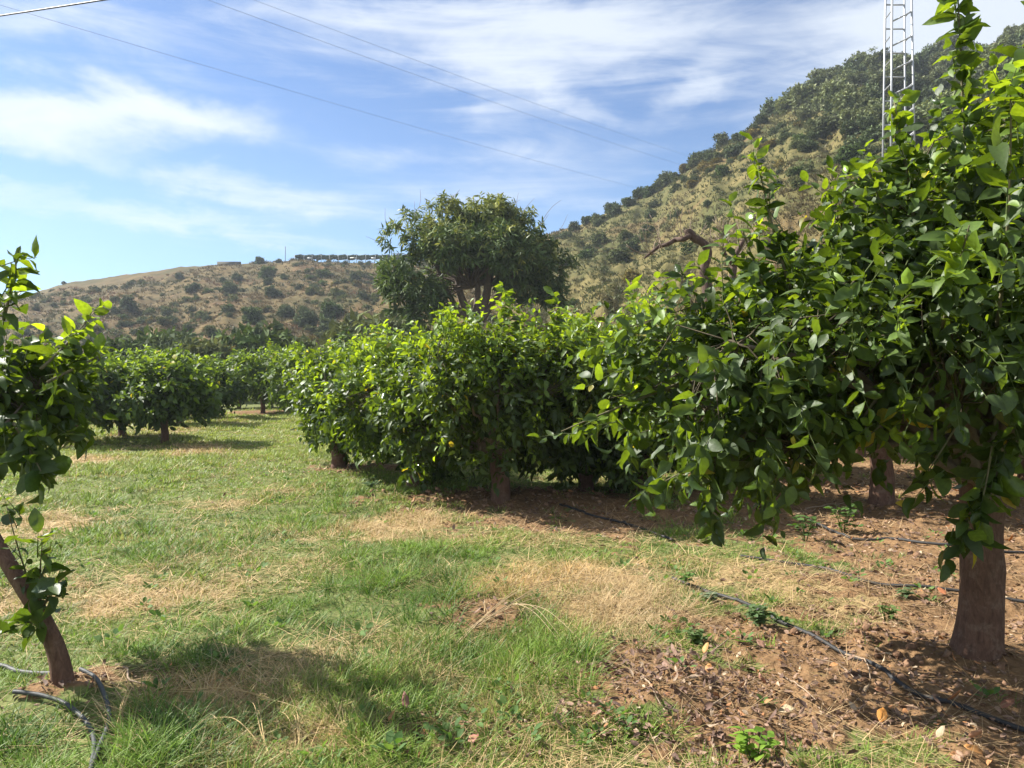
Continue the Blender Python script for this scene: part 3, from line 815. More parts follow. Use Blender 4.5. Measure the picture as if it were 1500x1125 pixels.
for px, py, hw, key, lab in LH:
    x, y = on_hill(px, py + hw * .5); s = hw / FOC * y / .95; shrub_at(x, y, s, key, lab, 'shrubs on the left hill', rg)
# bushes along the foot of the left hill
for px, py, hw, key, lab in [(230, 505, 26, 'green', 'broad green bush behind the left lemon trees'), (262, 500, 22, 'dark', 'dark bush behind the left lemon trees'), (360, 492, 22, 'green', 'green bush at the foot of the pale bank'), (385, 485, 24, 'dark', 'dark leafy bush at the foot of the left hill, above the gap'),
                             (345, 512, 18, 'gold', 'pale grassy bush above the gap in the trees'), (305, 515, 20, 'olive', 'dull bush above the dark low-skirted lemon tree'), (420, 500, 22, 'olive', 'dull bush left of the orange-flushed lemon tree'), (500, 490, 24, 'olive', 'grey-green bush behind the near row'), (545, 470, 22, 'olive', 'grey bush at the left under the mango tree'), (575, 480, 20, 'olive', 'dry bush under the mango tree'), (165, 515, 22, 'green', 'green bush right of the left edge tree')]:
    y = 38 + rg.random() * 8; x = (px - 750) / FOC * y; s = hw / FOC * y / .95; o = shrub_at(x, y, s, key, lab, 'bushes at the foot of the left hill', rg, 'bush', 'bush'); o.location.z = max(o.location.z, CH + (HZ - py - hw * 1.0) / FOC * y)
    o.location.z = gz1(x, y) - .1; o.scale.z = max(.6, (CH + (HZ - py + hw * .5) / FOC * y - o.location.z) / 1.25); o.scale.x = o.scale.y = max(s * 1.25, o.scale.z * .85)
# right hill: the ones that stand out
RH = [(945, 262, 14, 'green', 'green bush on the right ridge above the dry slope'), (975, 245, 13, 'dark', 'dark bush on the right ridge'), (1185, 211, 17, 'dark', 'round dark bush alone on the pale slope below the wood'), (1080, 218, 18, 'dark', 'dark bush pair under the ridge'), (1037, 298, 7, 'dark', 'small round bush alone on the open dry slope'),
      (952, 313, 11, 'dark', 'round bush left of the leafless limb'), (948, 335, 11, 'dark', 'lower round bush left of the leafless limb'), (878, 326, 8, 'dark', 'small bush on the open slope right of the mango tree'), (843, 331, 13, 'dark', 'dark bush beside the mango crown'), (893, 298, 10, 'dark', 'dark bush at the lower end of the right ridge'), (872, 303, 7, 'dark', 'last dark bush of the right ridge'),
      (1015, 240, 10, 'olive', 'olive bush below the ridge bushes'), (993, 312, 8, 'dark', 'small dark bush above the leafless limb'), (1128, 145, 14, 'dark', 'tall dark bush standing out on the skyline'), (1240, 225, 24, 'green', 'broad green bush left of the pylon foot'), (1200, 190, 16, 'olive', 'olive bush above the lone round one'),
      (1035, 330, 8, 'olive', 'small olive bush right of the leafless limb'), (915, 345, 13, 'olive', 'olive bush low on the right hill'), (880, 350, 14, 'olive', 'olive bush just right of the mango crown'), (925, 360, 14, 'dark', 'dark low bush left of the limb tip'), (905, 372, 18, 'olive', 'wide olive bush low on the right hill'), (1003, 262, 6, 'green', 'small green bush under the ridge'), (1060, 250, 12, 'green', 'green bush in the middle of the right hill'), (985, 260, 9, 'green', 'green bush left in the middle of the right hill'), (925, 402, 16, 'gold', 'yellowish bush above the pink dry grass'), (860, 372, 13, 'green', 'green bush at the right foot of the mango crown'), (1165, 250, 10, 'green', 'little green bush on the pale slope')]
for px, py, hw, key, lab in RH:
    x, y = on_hill(px, py + hw * .6); s = hw / FOC * y / .95; shrub_at(x, y, s, key, lab, 'bushes on the right hill', rg)
# bushes crowding the ridge
sk = np.array([(850, 318), (880, 304), (920, 283), (970, 257), (1010, 230), (1050, 205), (1110, 170), (1150, 142), (1200, 112), (1260, 95)])
px = 862.0; k = 0
while px < 1180:
    py = np.interp(px, sk[:, 0], sk[:, 1]); hw = 8 + 7 * rg.random()
    x, y = on_hill(px, py + 12 + 14 * rg.random()); s = hw / FOC * y / .9
    shrub_at(x, y, s, ('dark', 'dark', 'olive')[rg.integers(3)], 'dark bush in the row along the skyline of the right hill', 'bushes along the right skyline', rg, sz=1.1)
    px += hw * (.9 + .8 * rg.random())
for i in range(40):      # golden and olive scrub under the wood
    px = 1000 + 260 * rg.random(); py = np.interp(px, [1000, 1100, 1260], [262, 222, 215]) + rg.normal() * 16
    x, y = on_hill(px, py); s = (5 + 8 * rg.random()) / FOC * y / .95
    shrub_at(x, y, s, ('gold', 'olive', 'dark', 'gold')[rg.integers(4)], 'low autumn-tinted scrub bush under the wood on the right hill', 'scrub under the wood', rg, sz=.8)


def wood():
    rng = np.random.default_rng(15); mb = MB(); srcs = [shrub_mesh('w', 300 + i, *(DK if i % 2 else [(.085, .098, .05), (.155, .165, .088)]), n=260) for i in range(5)]
    n = 0
    for it in range(4000):
        px = 1120 + 620 * rng.random(); d = 60 + 68 * rng.random(); x = (px - 750) / FOC * d
        z = gz1(x, d); row = HZ - (z - CH) / d * FOC
        low = np.interp(px, [1120, 1180, 1250, 1300, 1360, 1500, 1700], [158, 168, 190, 220, 265, 300, 300]) + rng.normal() * 16
        if row > low: continue
        s = (1.2 + 1.3 * rng.random()) * (.7 + .3 * d / 120); sr = srcs[rng.integers(5)]
        a = rng.random() * 6.28; ca, sa = math.cos(a) * s, math.sin(a) * s
        v = np.concatenate(sr.v); v2 = np.stack([v[:, 0] * ca - v[:, 1] * sa + x, v[:, 0] * sa + v[:, 1] * ca + d, v[:, 2] * s * (.9 + .3 * rng.random()) + z - .15 * s], 1)
        mb.add(v2, np.concatenate(sr.l), np.concatenate(sr.t), np.concatenate(sr.c)[:, :3] * (.65 + .8 * rng.random()))
        n += 1
        if n >= 255: break
    o = mb.build('wood', M_scrub); tag(o, 'dense grey-green wood covering the top of the right hill', 'wood', kind='stuff')


wood()


def scrub():
    rng = np.random.default_rng(19); mb = MB(); srcs = [shrub_mesh('w', 340 + i, *c, k=4, n=90, lf=.5) for i, c in enumerate((DK, OL, OL, YG, GG))]
    n = 0
    for it in range(9000):
        px = -60 + 1400 * rng.random(); d = 46 + 124 * rng.random(); x = (px - 750) / FOC * d; t = float(hill_t(np.array([x]), np.array([d]))[0][0])
        if t < .03 or t > 1.0: continue
        q = float(fbm2(np.array([x * .045]), np.array([d * .045]), 141, 3)[0]) + (.12 if 430 < px < 620 else 0) + (-.085 if 830 < px else 0) + (.06 if px > 1240 else 0) - .10 * (t > .75) * (px < 430)
        if q + rng.normal() * .05 < .52: continue
        s = .35 + .75 * rng.random() ** 1.5; sr = srcs[rng.choice(5, p=[.38, .27, .15, .08, .12])]; z = gz1(x, d)
        a = rng.random() * 6.28; ca, sa = math.cos(a) * s, math.sin(a) * s; v = np.concatenate(sr.v)
        v2 = np.stack([v[:, 0] * ca - v[:, 1] * sa + x, v[:, 0] * sa + v[:, 1] * ca + d, v[:, 2] * s * (.6 + .4 * rng.random()) + z - .12 * s], 1)
        mb.add(v2, np.concatenate(sr.l), np.concatenate(sr.t), np.concatenate(sr.c)[:, :3] * (.7 + .6 * rng.random()))
        n += 1
        if n >= 900: break
    tag(mb.build('scrub', M_scrub), 'low grey-green scrub patching both dry hillsides', 'scrub', kind='stuff')


scrub()


def tufts(name, label, cat, n, rsel, h, w, colsel, nb=5, seed=3, kind='stuff', mt=None, lay=.5):
    """tufts of blades; rsel gives points, colsel the colour per blade"""
    rng = np.random.default_rng(seed); x, y = rsel(rng, n); n = len(x)
    z = gz(x, y)
    blades(name, label, cat, np.stack([x, y, z], 1), np.full(n, h), np.full(n, w), colsel(rng, x, y), nb, rng, mt or M_straw, lay)


def blades(name, label, cat, P, h, w, col, nb, rng, mt, lay=.5, curl=.5, spread=.03, segs=3, kind='stuff', build=True, mb=None):
    n = len(P)
    P = np.repeat(P, nb, 0); h = np.repeat(h, nb) * (.55 + .75 * rng.random(n * nb)); w = np.repeat(w, nb) * (.7 + .6 * rng.random(n * nb)); col = np.repeat(col, nb, 0) * (.75 + .5 * rng.random((n * nb, 1)))
    lay = np.repeat(np.broadcast_to(lay, (n,)), nb)
    N = n * nb; a = rng.random(N) * 6.283
    P = P + np.stack([np.cos(a), np.sin(a), np.zeros(N)], 1) * (np.repeat(np.broadcast_to(spread, (n,)), nb) * rng.random(N) ** .5)[:, None]
    a2 = a + rng.normal(size=N) * .7
    o = np.stack([np.cos(a2), np.sin(a2), np.zeros(N)], 1); b = np.stack([-np.sin(a2), np.cos(a2), np.zeros(N)], 1)
    tw = rng.normal(size=(N, 1)) * .5; b = nrm(b + o * tw)
    ly = lay * (.35 + 1.1 * rng.random(N)); cu = curl * rng.random(N)
    vs = []
    for k in range(segs + 1):
        t = k / segs
        out = (ly * t + cu * t * t)[:, None]; up = (t * np.maximum(1 - .45 * ly, .08) - .55 * cu * t * t)[:, None]
        q = P + o * out * h[:, None] + np.array([0, 0, 1.0]) * up * h[:, None]
        if k < segs:
            hw = (w * .5 * (1 - .75 * t ** 1.4))[:, None]; vs += [q + b * hw, q - b * hw]
        else: vs.append(q)
    V = np.stack(vs, 1); nv = V.shape[1]
    tm = [(2 * k, 2 * k + 1, 2 * k + 3, 2 * k + 2) for k in range(segs - 1)] + [(2 * segs - 2, 2 * segs - 1, 2 * segs)]
    lp, tt = tile(tm, nv, N); mb = mb or MB(); mb.add(V.reshape(-1, 3), lp, tt, np.repeat(col, nv, 0))
    if build: return tag(mb.build(name, mt), label, cat, kind=kind)


def mixc(f, a, b): return np.asarray(a) * (1 - f[:, None]) + np.asarray(b) * f[:, None]


def hill_pts(rng, n):
    a = rng.uniform(R(-38), R(38), n); r = np.exp(rng.uniform(math.log(22), math.log(175), n)); x = r * np.sin(a); y = r * np.cos(a)
    t = hill_t(x, y)[0]; ok = (t > .0) & (t < 1.03); return x[ok], y[ok]


def hill_scrub():
    rng = np.random.default_rng(61); x, y = hill_pts(rng, 60000); d = np.hypot(x, y); z = gz(x, y, np.zeros_like(x))
    g = fbm2(x * .07, y * .07, 91, 4); g2 = fbm2(x * .3, y * .3, 95, 3); dens = sst(.36, .58, g2); ok = rng.random(len(x)) < .35 + .65 * dens
    x, y, z, d, g, g2 = x[ok], y[ok], z[ok], d[ok], g[ok], g2[ok]
    left = x < 0
    f = np.clip(sst(np.where(left, .42, .34), np.where(left, .62, .54), g) + rng.normal(size=len(x)) * .2, 0, 1)
    c = mixc(f, np.where(left[:, None], (.215, .18, .085), (.185, .172, .075)), (.115, .135, .05)); pk = sst(.5, .65, fbm2(x * .12, y * .12, 99, 3)) * np.where(left, .7, .4); c = mixc(pk, c, (.25, .155, .095))
    c = c * (.8 + .4 * rng.random((len(x), 1))) * np.where(left, .56, .72)[:, None] * np.where(left[:, None], (1.14, 1, .95), (1, 1, 1))
    h = .12 + .18 * rng.random(len(x)) + .0020 * d
    blades('hill_grass', 'dry tan and olive grass tufts clothing both hillsides', 'dry grass', np.stack([x, y, z - .05], 1), h, .03 + .0011 * d, c, 7, rng, M_straw, .6, .4, .12 + .002 * d, 2)


hill_scrub()


def foot_grass():
    rng = np.random.default_rng(62); n = 9000
    a = rng.uniform(R(-4), R(26), n); r = np.exp(rng.uniform(math.log(21), math.log(42), n)); x = r * np.sin(a); y = r * np.cos(a); ok = hill_t(x, y)[0] > -.02; x, y = x[ok], y[ok]
    z = gz(x, y); g = fbm2(x * .25, y * .25, 97, 3); c = mixc(np.clip(sst(.45, .6, g), 0, 1), (.36, .235, .14), (.32, .26, .12)); c = mixc((rng.random(len(x)) < .3) * .8, c, (.11, .14, .045))
    blades('tall_dry_grass', 'tall pinkish dry grass at the foot of the right hill', 'dry grass', np.stack([x, y, z - .05], 1), .4 + .4 * rng.random(len(x)), np.full(len(x), .03), c, 9, rng, M_straw, .4, .4, .2)


foot_grass()


# shade netting, post and wall on the left ridge
def ridge():
    Y = 161.0
    x0 = W(432, 378, Y)[0]; x1 = W(600, 378, Y)[0]
    zb = lambda xx: gz1(xx, Y)
    root = thing('shade_netting', ((x0 + x1) / 2, Y, zb((x0 + x1) / 2)), 'long low dark shade netting on pale posts along the left ridge', 'shade netting'); off = tuple(root.location)
    rng = np.random.default_rng(4); top = W(500, 374, Y)[2]
    mb = MB(); n = 40; xs = np.linspace(x0, x1, n)
    for i in range(n - 1):
        za = top + .08 * math.sin(i * 1.7) + .08 * rng.random(); h = .32 + .16 * rng.random()
        for dy in (0, 3.0):
            p = np.array([[xs[i], Y + dy, za], [xs[i + 1] + .02, Y + dy + .01, za + .08], [xs[i + 1] + .02, Y + dy + .01, za - h], [xs[i], Y + dy, za - h - .1]])
            q = p + (0, 1.2, .1); V = np.concatenate([p, q]); mb.add(V, [0, 1, 2, 3, 7, 6, 5, 4, 0, 4, 5, 1, 1, 5, 6, 2, 2, 6, 7, 3, 3, 7, 4, 0], [4] * 6, (.05, .075, .05))
    mb.build('netting', M_rock, root, off, False)
    for i in range(0, n, 3):
        mb = MB(); box(mb, (xs[i], Y - .1, zb(xs[i]) - .3), (xs[i] + .1 * rng.normal(), Y - .1, top + .02), .09, (.45, .46, .45)); mb.build('post', M_rock, root, off)
    for i in range(5):
        mb = MB(); xx = x0 + (x1 - x0) * rng.random(); V = np.array([[xx, Y - .25, top - .45], [xx + .9, Y - .25, top - .45], [xx + .9, Y - .25, top - .8], [xx, Y - .25, top - .8]]); V = np.concatenate([V, V + (0, .08, 0)])
        mb.add(V, [0, 1, 2, 3, 7, 6, 5, 4, 0, 4, 5, 1, 1, 5, 6, 2, 2, 6, 7, 3, 3, 7, 4, 0], [4] * 6, (.6, .62, .6)); mb.build('sheeting', M_rock, root, off, False)
    x, y, z = W(418, 375, 161); mb = MB(); box(mb, (x, y, zb(x) - .3), (x, y, W(418, 361, 161)[2]), .09, (.12, .12, .12)); tag(mb.build('ridge_post', M_rock, None, (x, y, zb(x))), 'thin dark post standing alone on the left skyline', 'post')
    mb = MB()
    xa = W(318, 380, 163)[0]; xb = W(352, 380, 163)[0]; za = W(0, 383.2, 163)[2]
    z0 = min(gz1(xa, 163), gz1(xb, 163)) - .5
    V = np.array([[xa, 163, z0], [xb, 163, z0], [xb, 163, za], [xa, 163, za]]); V = np.concatenate([V, V + (0, .5, 0)])
    mb.add(V, [0, 1, 2, 3, 7, 6, 5, 4, 0, 4, 5, 1, 1, 5, 6, 2, 2, 6, 7, 3, 3, 7, 4, 0], [4] * 6, (.085, .08, .06))
    tag(mb.build('retaining_wall', M_rock, None, (xa, 163, z0), False), 'short dark wall on the skyline of the left hill', 'wall')


ridge()

# ------------------------------------------------------------------ grass and litter
GR0, GR1, GR2 = (.065, .14, .014), (.18, .285, .035), (.31, .35, .065)
ST0, ST1, ST2 = (.40, .275, .125), (.52, .34, .13), (.56, .42, .22)


def near_pts(rng, n, r0=2.2, r1=32, pw=-.35, half=37):
    a = rng.uniform(R(-half), R(half), n); u = rng.random(n); k = pw + 1
    r = (r0 ** k + u * (r1 ** k - r0 ** k)) ** (1 / k); return r * np.sin(a), r * np.cos(a), r


def grass():
    rng = np.random.default_rng(70); x, y, r = near_pts(rng, 52000)
    soil, dry = masks(x, y); t = hill_t(x, y)[0]
    n = fbm2(x * 1.1, y * 1.1, 130, 4); n2 = fbm2(x * 3.5, y * 3.5, 135, 3)
    k = (1 - sst(.25, .7, soil + (n2 - .5) * .5)) * (1 - .55 * dry) * (.45 + .75 * sst(.35, .55, n2))
    for L in (((118, 1010), (138, 1022), (152, 1042), (160, 1065), (156, 1090), (147, 1115), (135, 1150)), ((20, 1045), (60, 1050), (95, 1058), (120, 1072), (134, 1092), (138, 1120)), ((985, 850), (1040, 872), (1095, 893), (1160, 926))):
        q = catmull([(*G(*p), 0) for p in L], 40)                       # the grass is worn thin along the pipes
        dm_ = np.full(len(x), 9.0)
        for p in q: dm_ = np.minimum(dm_, np.hypot(x - p[0], y - p[1]))
        k = np.where(dm_ < .10, k * .18, k)
    ok = (rng.random(len(x)) < k) & (t < .0)
    x, y, r, soil, dry, n, n2 = [v[ok] for v in (x, y, r, soil, dry, n, n2)]
    z = gz(x, y, soil)
    lush = patch(x, y, [(520, 900, 150, 50, 1), (270, 1115, 260, 45, .6), (45, 1085, 70, 60, .8), (480, 960, 150, 60, .6), (880, 1000, 130, 40, .6), (280, 950, 120, 40, .7), (560, 840, 140, 40, .7)], .5, 9)
    h = (.045 + .068 * sst(.35, .7, n)) * (1 + 1.1 * lush) * (1 - .35 * dry) * (1 + .012 * r)
    g = np.clip(sst(.35, .65, n2) + rng.normal(size=len(x)) * .25, 0, 1)
    c = mixc(g, GR0, GR1); c = mixc(np.clip(sst(7, 18, r) * .65 + rng.random(len(x)) * .35 - .1 - lush * .4, 0, 1), c, GR2)
    dm = np.clip(dry * .9 + (rng.random(len(x)) < .12) * .7 + rng.normal(size=len(x)) * .12 - .1, 0, 1) * (1 - .7 * lush); c = mixc(dm, c, ST0)
    w = np.maximum(.005, .0010 * r)
    blades('grass', 'short green grass with yellowed blades covering the orchard floor', 'grass', np.stack([x, y, z - .005], 1), h, w, c, 11, rng, M_grass, .55 + .2 * lush, .7, .05 + .004 * r)


grass()


def dry_stuff():
    rng = np.random.default_rng(71); x, y, r = near_pts(rng, 26000, 2.2, 24)
    soil, dry = masks(x, y); ok = (rng.random(len(x)) < np.clip(dry * 1.1 + soil * .18 + .06, 0, 1) * (1 - .55 * soil)) & (hill_t(x, y)[0] < 0); x, y, r, soil, dry = [v[ok] for v in (x, y, r, soil, dry)]
    z = gz(x, y, soil); f = rng.random(len(x)); c = mixc(f, ST0, ST2); org = patch(x, y, [(770, 852, 110, 26, 1), (340, 1035, 120, 40, .8), (420, 985, 60, 14, .8), (900, 828, 80, 10, .9)], .5, 4); c = mixc(org * .8, c, ST1); c = mixc(soil * .6, c, (.26, .17, .10))
    blades('straw', 'flattened golden straw lying in dry patches', 'straw', np.stack([x, y, z + .012], 1), .07 + .10 * rng.random(len(x)), np.maximum(.003, .0008 * r), c, 6, rng, M_straw, 2.1, .15, .05)
    x, y, r = near_pts(rng, 9000, 2.6, 8); k = patch(x, y, [(900, 895, 95, 45, 1), (850, 860, 120, 30, .4), (330, 1040, 130, 50, .3), (600, 770, 90, 20, .4)], .5, 5); ok = rng.random(len(x)) < k; x, y = x[ok], y[ok]
    z = gz(x, y); c = mixc(rng.random(len(x)), (.42, .29, .15), (.55, .43, .25))
    blades('standing_dry_grass', 'wispy standing dry grass in the middle of the clearing', 'dry grass', np.stack([x, y, z], 1), .10 + .14 * rng.random(len(x)), np.full(len(x), .0024), c, 8, rng, M_straw, .7, .8, .05)


dry_stuff()


def litter():
    rng = np.random.default_rng(72); x, y, r = near_pts(rng, 60000, 2.2, 13, -.5)
    soil, dry = masks(x, y); heap = patch(x, y, [(970, 1015, 150, 70, 1), (1050, 1080, 260, 70, .6)], .5, 6)
    ok = rng.random(len(x)) < np.clip(soil * .8 + heap * .9 + .02, 0, 1); x, y, r, heap = [v[ok] for v in (x, y, r, heap)]; n = len(x)
    z = gz(x, y) + .008 + rng.random(n) * (.012 + .03 * heap)
    a = rng.random(n) * 6.28; D = np.stack([np.cos(a), np.sin(a), rng.normal(size=n) * (.25 + .3 * heap)], 1); N = rng.normal(size=(n, 3)) * .45; N[:, 2] += 1
    f = rng.random(n); c = mixc(f ** 1.5, (.10, .06, .042), (.30, .19, .125)); c = mixc((rng.random(n) < .10) * 1.0, c, (.42, .32, .21)); c = mixc((rng.random(n) < .06) * .8, c, (.45, .20, .07)); c = mixc(heap * .35, c, (.15, .09, .075))
    mb = MB(); leaves(mb, np.stack([x, y, z], 1), D, N, (.010 + .04 * rng.random(n) ** 2.5 + .008 * heap) * np.maximum(1, r / 6), .25 + .35 * rng.random(n), rng.normal(size=n) * .3, rng.normal(size=n) * .6, c, 1, .05, rng)
    tag(mb.build('leaf_litter', M_litter), 'brown leaf litter and bark chips strewn over the bare soil', 'leaf litter', kind='stuff')
    # crumbs and clods of soil
    x, y, r = near_pts(rng, 15000, 2.2, 12, -.6); soil, dry = masks(x, y); cl = patch(x, y, [(1300, 930, 130, 50, 1), (700, 733, 150, 20, 1), (1380, 980, 160, 70, .8), (1400, 860, 160, 60, .5)], .5, 7)
    ok = rng.random(len(x)) < np.clip(soil * .25 + cl * .7, 0, 1); x, y, r, cl = [v[ok] for v in (x, y, r, cl)]; n = len(x); z = gz(x, y)
    t = (1 + 5 ** .5) / 2; iv = nrm(np.array([(-1, t, 0), (1, t, 0), (-1, -t, 0), (1, -t, 0), (0, -1, t), (0, 1, t), (0, -1, -t), (0, 1, -t), (t, 0, -1), (t, 0, 1), (-t, 0, -1), (-t, 0, 1)], float))
    fc = [(0, 11, 5), (0, 5, 1), (0, 1, 7), (0, 7, 10), (0, 10, 11), (1, 5, 9), (5, 11, 4), (11, 10, 2), (10, 7, 6), (7, 1, 8), (3, 9, 4), (3, 4, 2), (3, 2, 6), (3, 6, 8), (3, 8, 9), (4, 9, 5), (2, 4, 11), (6, 2, 10), (8, 6, 7), (9, 8, 1)]
    s = (.004 + .017 * rng.random(n) ** 3) * (1 + .5 * cl) * np.maximum(1, r / 6)
    V = iv[None] * (1 + .35 * rng.normal(size=(n, 12, 1))) * s[:, None, None] * np.array([1, 1, .75]); ro = rng.random(n) * 6.28; ca, sa = np.cos(ro)[:, None], np.sin(ro)[:, None]
    V = np.stack([V[..., 0] * ca - V[..., 1] * sa, V[..., 0] * sa + V[..., 1] * ca, V[..., 2]], -1) + np.stack([x, y, z + s * .3], 1)[:, None]
    lp, tt = tile(fc, 12, n); mb = MB(); c = mixc(rng.random(n), (.16, .092, .055), (.30, .185, .115)); mb.add(V.reshape(-1, 3), lp, tt, np.repeat(c, 12, 0))
    tag(mb.build('soil_clods', M_clod, smooth=False), 'reddish brown clods and crumbs of dug soil', 'soil', kind='stuff')


litter()


def ground_weeds():
    rng = np.random.default_rng(73); x, y, r = near_pts(rng, 1500, 2.2, 12); soil, dry = masks(x, y)
    k = .12 + patch(x, y, [(700, 1090, 260, 50, .9), (830, 1075, 150, 60, .6), (1100, 925, 110, 30, .9), (1000, 935, 60, 20, .9), (1330, 850, 120, 40, .5), (520, 1110, 120, 30, .8), (700, 830, 60, 14, .5), (1250, 790, 160, 30, .5), (1010, 860, 50, 14, .7)], .5, 8)
    ok = rng.random(len(x)) < k * (1 - .6 * (soil > .8)); x, y = x[ok], y[ok]; n = len(x); M = 9; z = gz(x, y)
    s = .02 + .03 * rng.random(n); a = (np.arange(M)[None] * 2.4 + rng.random((n, 1)) * 6.28)
    el = .25 + .8 * rng.random((n, M)); D = np.stack([np.cos(a) * np.cos(el), np.sin(a) * np.cos(el), np.sin(el)], -1)
    P = np.stack([x, y, z], 1)[:, None] + D * (s[:, None] * (.2 + 1.2 * rng.random((n, M))))[..., None] + np.array([0, 0, .01]); N = np.zeros_like(D); N[..., 2] = 1; N += rng.normal(size=N.shape) * .25
    c = mixc(rng.random(n * M), (.06, .13, .03), (.13, .21, .06)); mb = MB()
    leaves(mb, P.reshape(-1, 3), D.reshape(-1, 3), N.reshape(-1, 3), np.repeat(s, M) * (.7 + .6 * rng.random(n * M)), np.full(n * M, .65), .3 * rng.random(n * M), .3 * rng.random(n * M), c, 1, .02, rng)
    tag(mb.build('ground_weeds', M_weed), 'small broad-leaved weeds scattered through the grass', 'weeds', kind='stuff')


ground_weeds()


def weed(px, py, label, h, n, lf, c0, c1, seed, wid=.6):
    rng = np.random.default_rng(seed); x, y = G(px, py); z = gz1(x, y) - .01; mb = MB(); st = MB()
    root = thing('weed', (x, y, z), label, 'weed', 'leafy weeds')
    for i in range(n):
        a = rng.random() * 6.28; q = .25 + .3 * rng.random(); e = np.array([x + math.cos(a) * h * q, y + math.sin(a) * h * q, z + h * (.65 + .45 * rng.random())]); b = np.array([x + math.cos(a) * .01, y + math.sin(a) * .01, z])
        pts = catmull([b, (b + e) / 2 + (0, 0, .15 * h), e], 8); tubes(st, pts[None], np.linspace(.003, .0015, 8)[None], 5, (.12, .17, .05)); M = 6
        k = np.clip((np.linspace(.3, 1, M) * 7).astype(int), 0, 7); P = pts[k]; ph = np.arange(M) * 2.5 + rng.random() * 6
        D = np.stack([np.cos(ph), np.sin(ph), .25 + .3 * rng.random(M)], 1); N = np.tile([0, 0, 1.0], (M, 1)) + rng.normal(size=(M, 3)) * .25; c = mixc(rng.random(M), c0, c1)
        leaves(mb, P, D, N, lf * (.6 + .6 * rng.random(M)), np.full(M, wid), .2 + .3 * rng.random(M), .25 * rng.random(M), c, 2, .03, rng)
    mb.build('leaves', M_weed, root, (x, y, z)); st.build('stems', M_weed, root, (x, y, z))


weed(1105, 1118, 'bright yellow-green leafy weed on the soil at the bottom edge', .13, 7, .055, (.13, .24, .02), (.22, .34, .03), 1)
weed(1110, 925, 'bushy grey-green weed clump beside the hose end', .12, 14, .05, (.07, .13, .05), (.14, .20, .09), 2)
weed(1020, 948, 'low pale green weed at the edge of the chip heap', .08, 9, .045, (.08, .14, .05), (.15, .21, .08), 3)
weed(1000, 862, 'upright green weed at the far end of the hose', .13, 6, .05, (.06, .14, .03), (.12, .21, .04), 4)
weed(1040, 885, 'silvery weed leaning over the hose', .07, 7, .045, (.15, .19, .12), (.22, .26, .18), 5)
weed(1325, 878, 'small weed beside the middle hose', .08, 6, .05, (.07, .12, .05), (.13, .18, .09), 6)
weed(262, 1118, 'little yellow-green weed by the bottom left straw', .06, 4, .04, (.13, .24, .03), (.2, .32, .04), 7)
weed(1235, 775, 'shaded leafy weed under the big right tree', .28, 10, .08, (.04, .10, .02), (.08, .15, .03), 8)
weed(1180, 790, 'dark weed left of the straight reddish trunk', .22, 8, .07, (.04, .10, .02), (.08, .15, .03), 9)
weed(545, 715, 'drooping dark sprig on the grass left of the dug soil', .14, 5, .10, (.025, .06, .02), (.04, .09, .02), 10)
weed(1300, 905, 'tufted weed in front of the middle hose', .10, 8, .045, (.09, .15, .04), (.16, .22, .07), 11)


def curve_obj(name, label, cat, pts, r, col, mt, group=None, lift=.0, n=60, sides=8, ground=True, taper=1.0, wob=0.0):
    P = np.array(pts, float); xy = catmull(np.column_stack([P, np.zeros(len(P))]) if P.shape[1] == 2 else P, n)
    if ground:
        z = gz(xy[:, 0], xy[:, 1])
        zs = z.copy()
        for i in range(n): zs[i] = np.mean(z[max(0, i - 6):i + 7])
        xy[:, 2] += np.maximum(zs, z - r * .9) + r * .8 + lift + .004
    mb = MB(); tubes(mb, xy[None], np.linspace(r, r * taper, n)[None], sides, col, wob=wob); c = xy.mean(0)
    return tag(mb.build(name, mt, None, tuple(c)), label, cat, group)


HS = 'black irrigation hoses'
gp = lambda *L: [G(a, b) for a, b in L]
HC = (.034, .033, .032)
curve_obj('irrigation_hose', 'dark irrigation hose curving over the soil in front of the thick trunk', 'hose', gp((985, 850), (1040, 872), (1095, 893), (1160, 926), (1215, 950), (1270, 975), (1330, 1012), (1400, 1044), (1480, 1068), (1580, 1090)), .0115, HC, M_hose, HS, .004, 120)
curve_obj('irrigation_hose', 'dark irrigation hose running behind the thick trunk', 'hose', gp((1085, 816), (1130, 822), (1190, 830), (1250, 845), (1310, 856), (1370, 863), (1440, 872), (1560, 890)), .012, HC, M_hose, HS, .006, 100)
curve_obj('irrigation_hose', 'dark irrigation hose in the shade by the soil bowl', 'hose', gp((820, 742), (860, 755), (900, 765), (940, 778), (985, 793)), .012, HC, M_hose, HS, .004, 60)
curve_obj('irrigation_hose', 'dark irrigation hose lying in the deep shade under the right trees', 'hose', gp((1180, 760), (1240, 785), (1300, 790), (1360, 800), (1440, 808), (1540, 812)), .013, HC, M_hose, HS, .004, 60)
GH = (.05, .052, .05)
curve_obj('garden_pipe', 'grey pipe curling past the foot of the leaning tree', 'pipe', gp((118, 1010), (138, 1022), (152, 1042), (160, 1065), (156, 1090), (147, 1115), (135, 1150)), .0095, GH, M_hose, 'grey pipes by the leaning tree', .016, 70)
curve_obj('garden_pipe', 'grey pipe half buried in grass left of the curling one', 'pipe', gp((20, 1045), (60, 1050), (95, 1058), (120, 1072), (134, 1092), (138, 1120), (132, 1160)), .0095, GH, M_hose, 'grey pipes by the leaning tree', .016, 70)
curve_obj('garden_pipe', 'pale pipe in the grass behind the leaning trunk', 'pipe', gp((-60, 975), (0, 985), (30, 995), (60, 1002), (88, 1010)), .011, (.075, .075, .07), M_hose, 'grey pipes by the leaning tree', .008, 60)

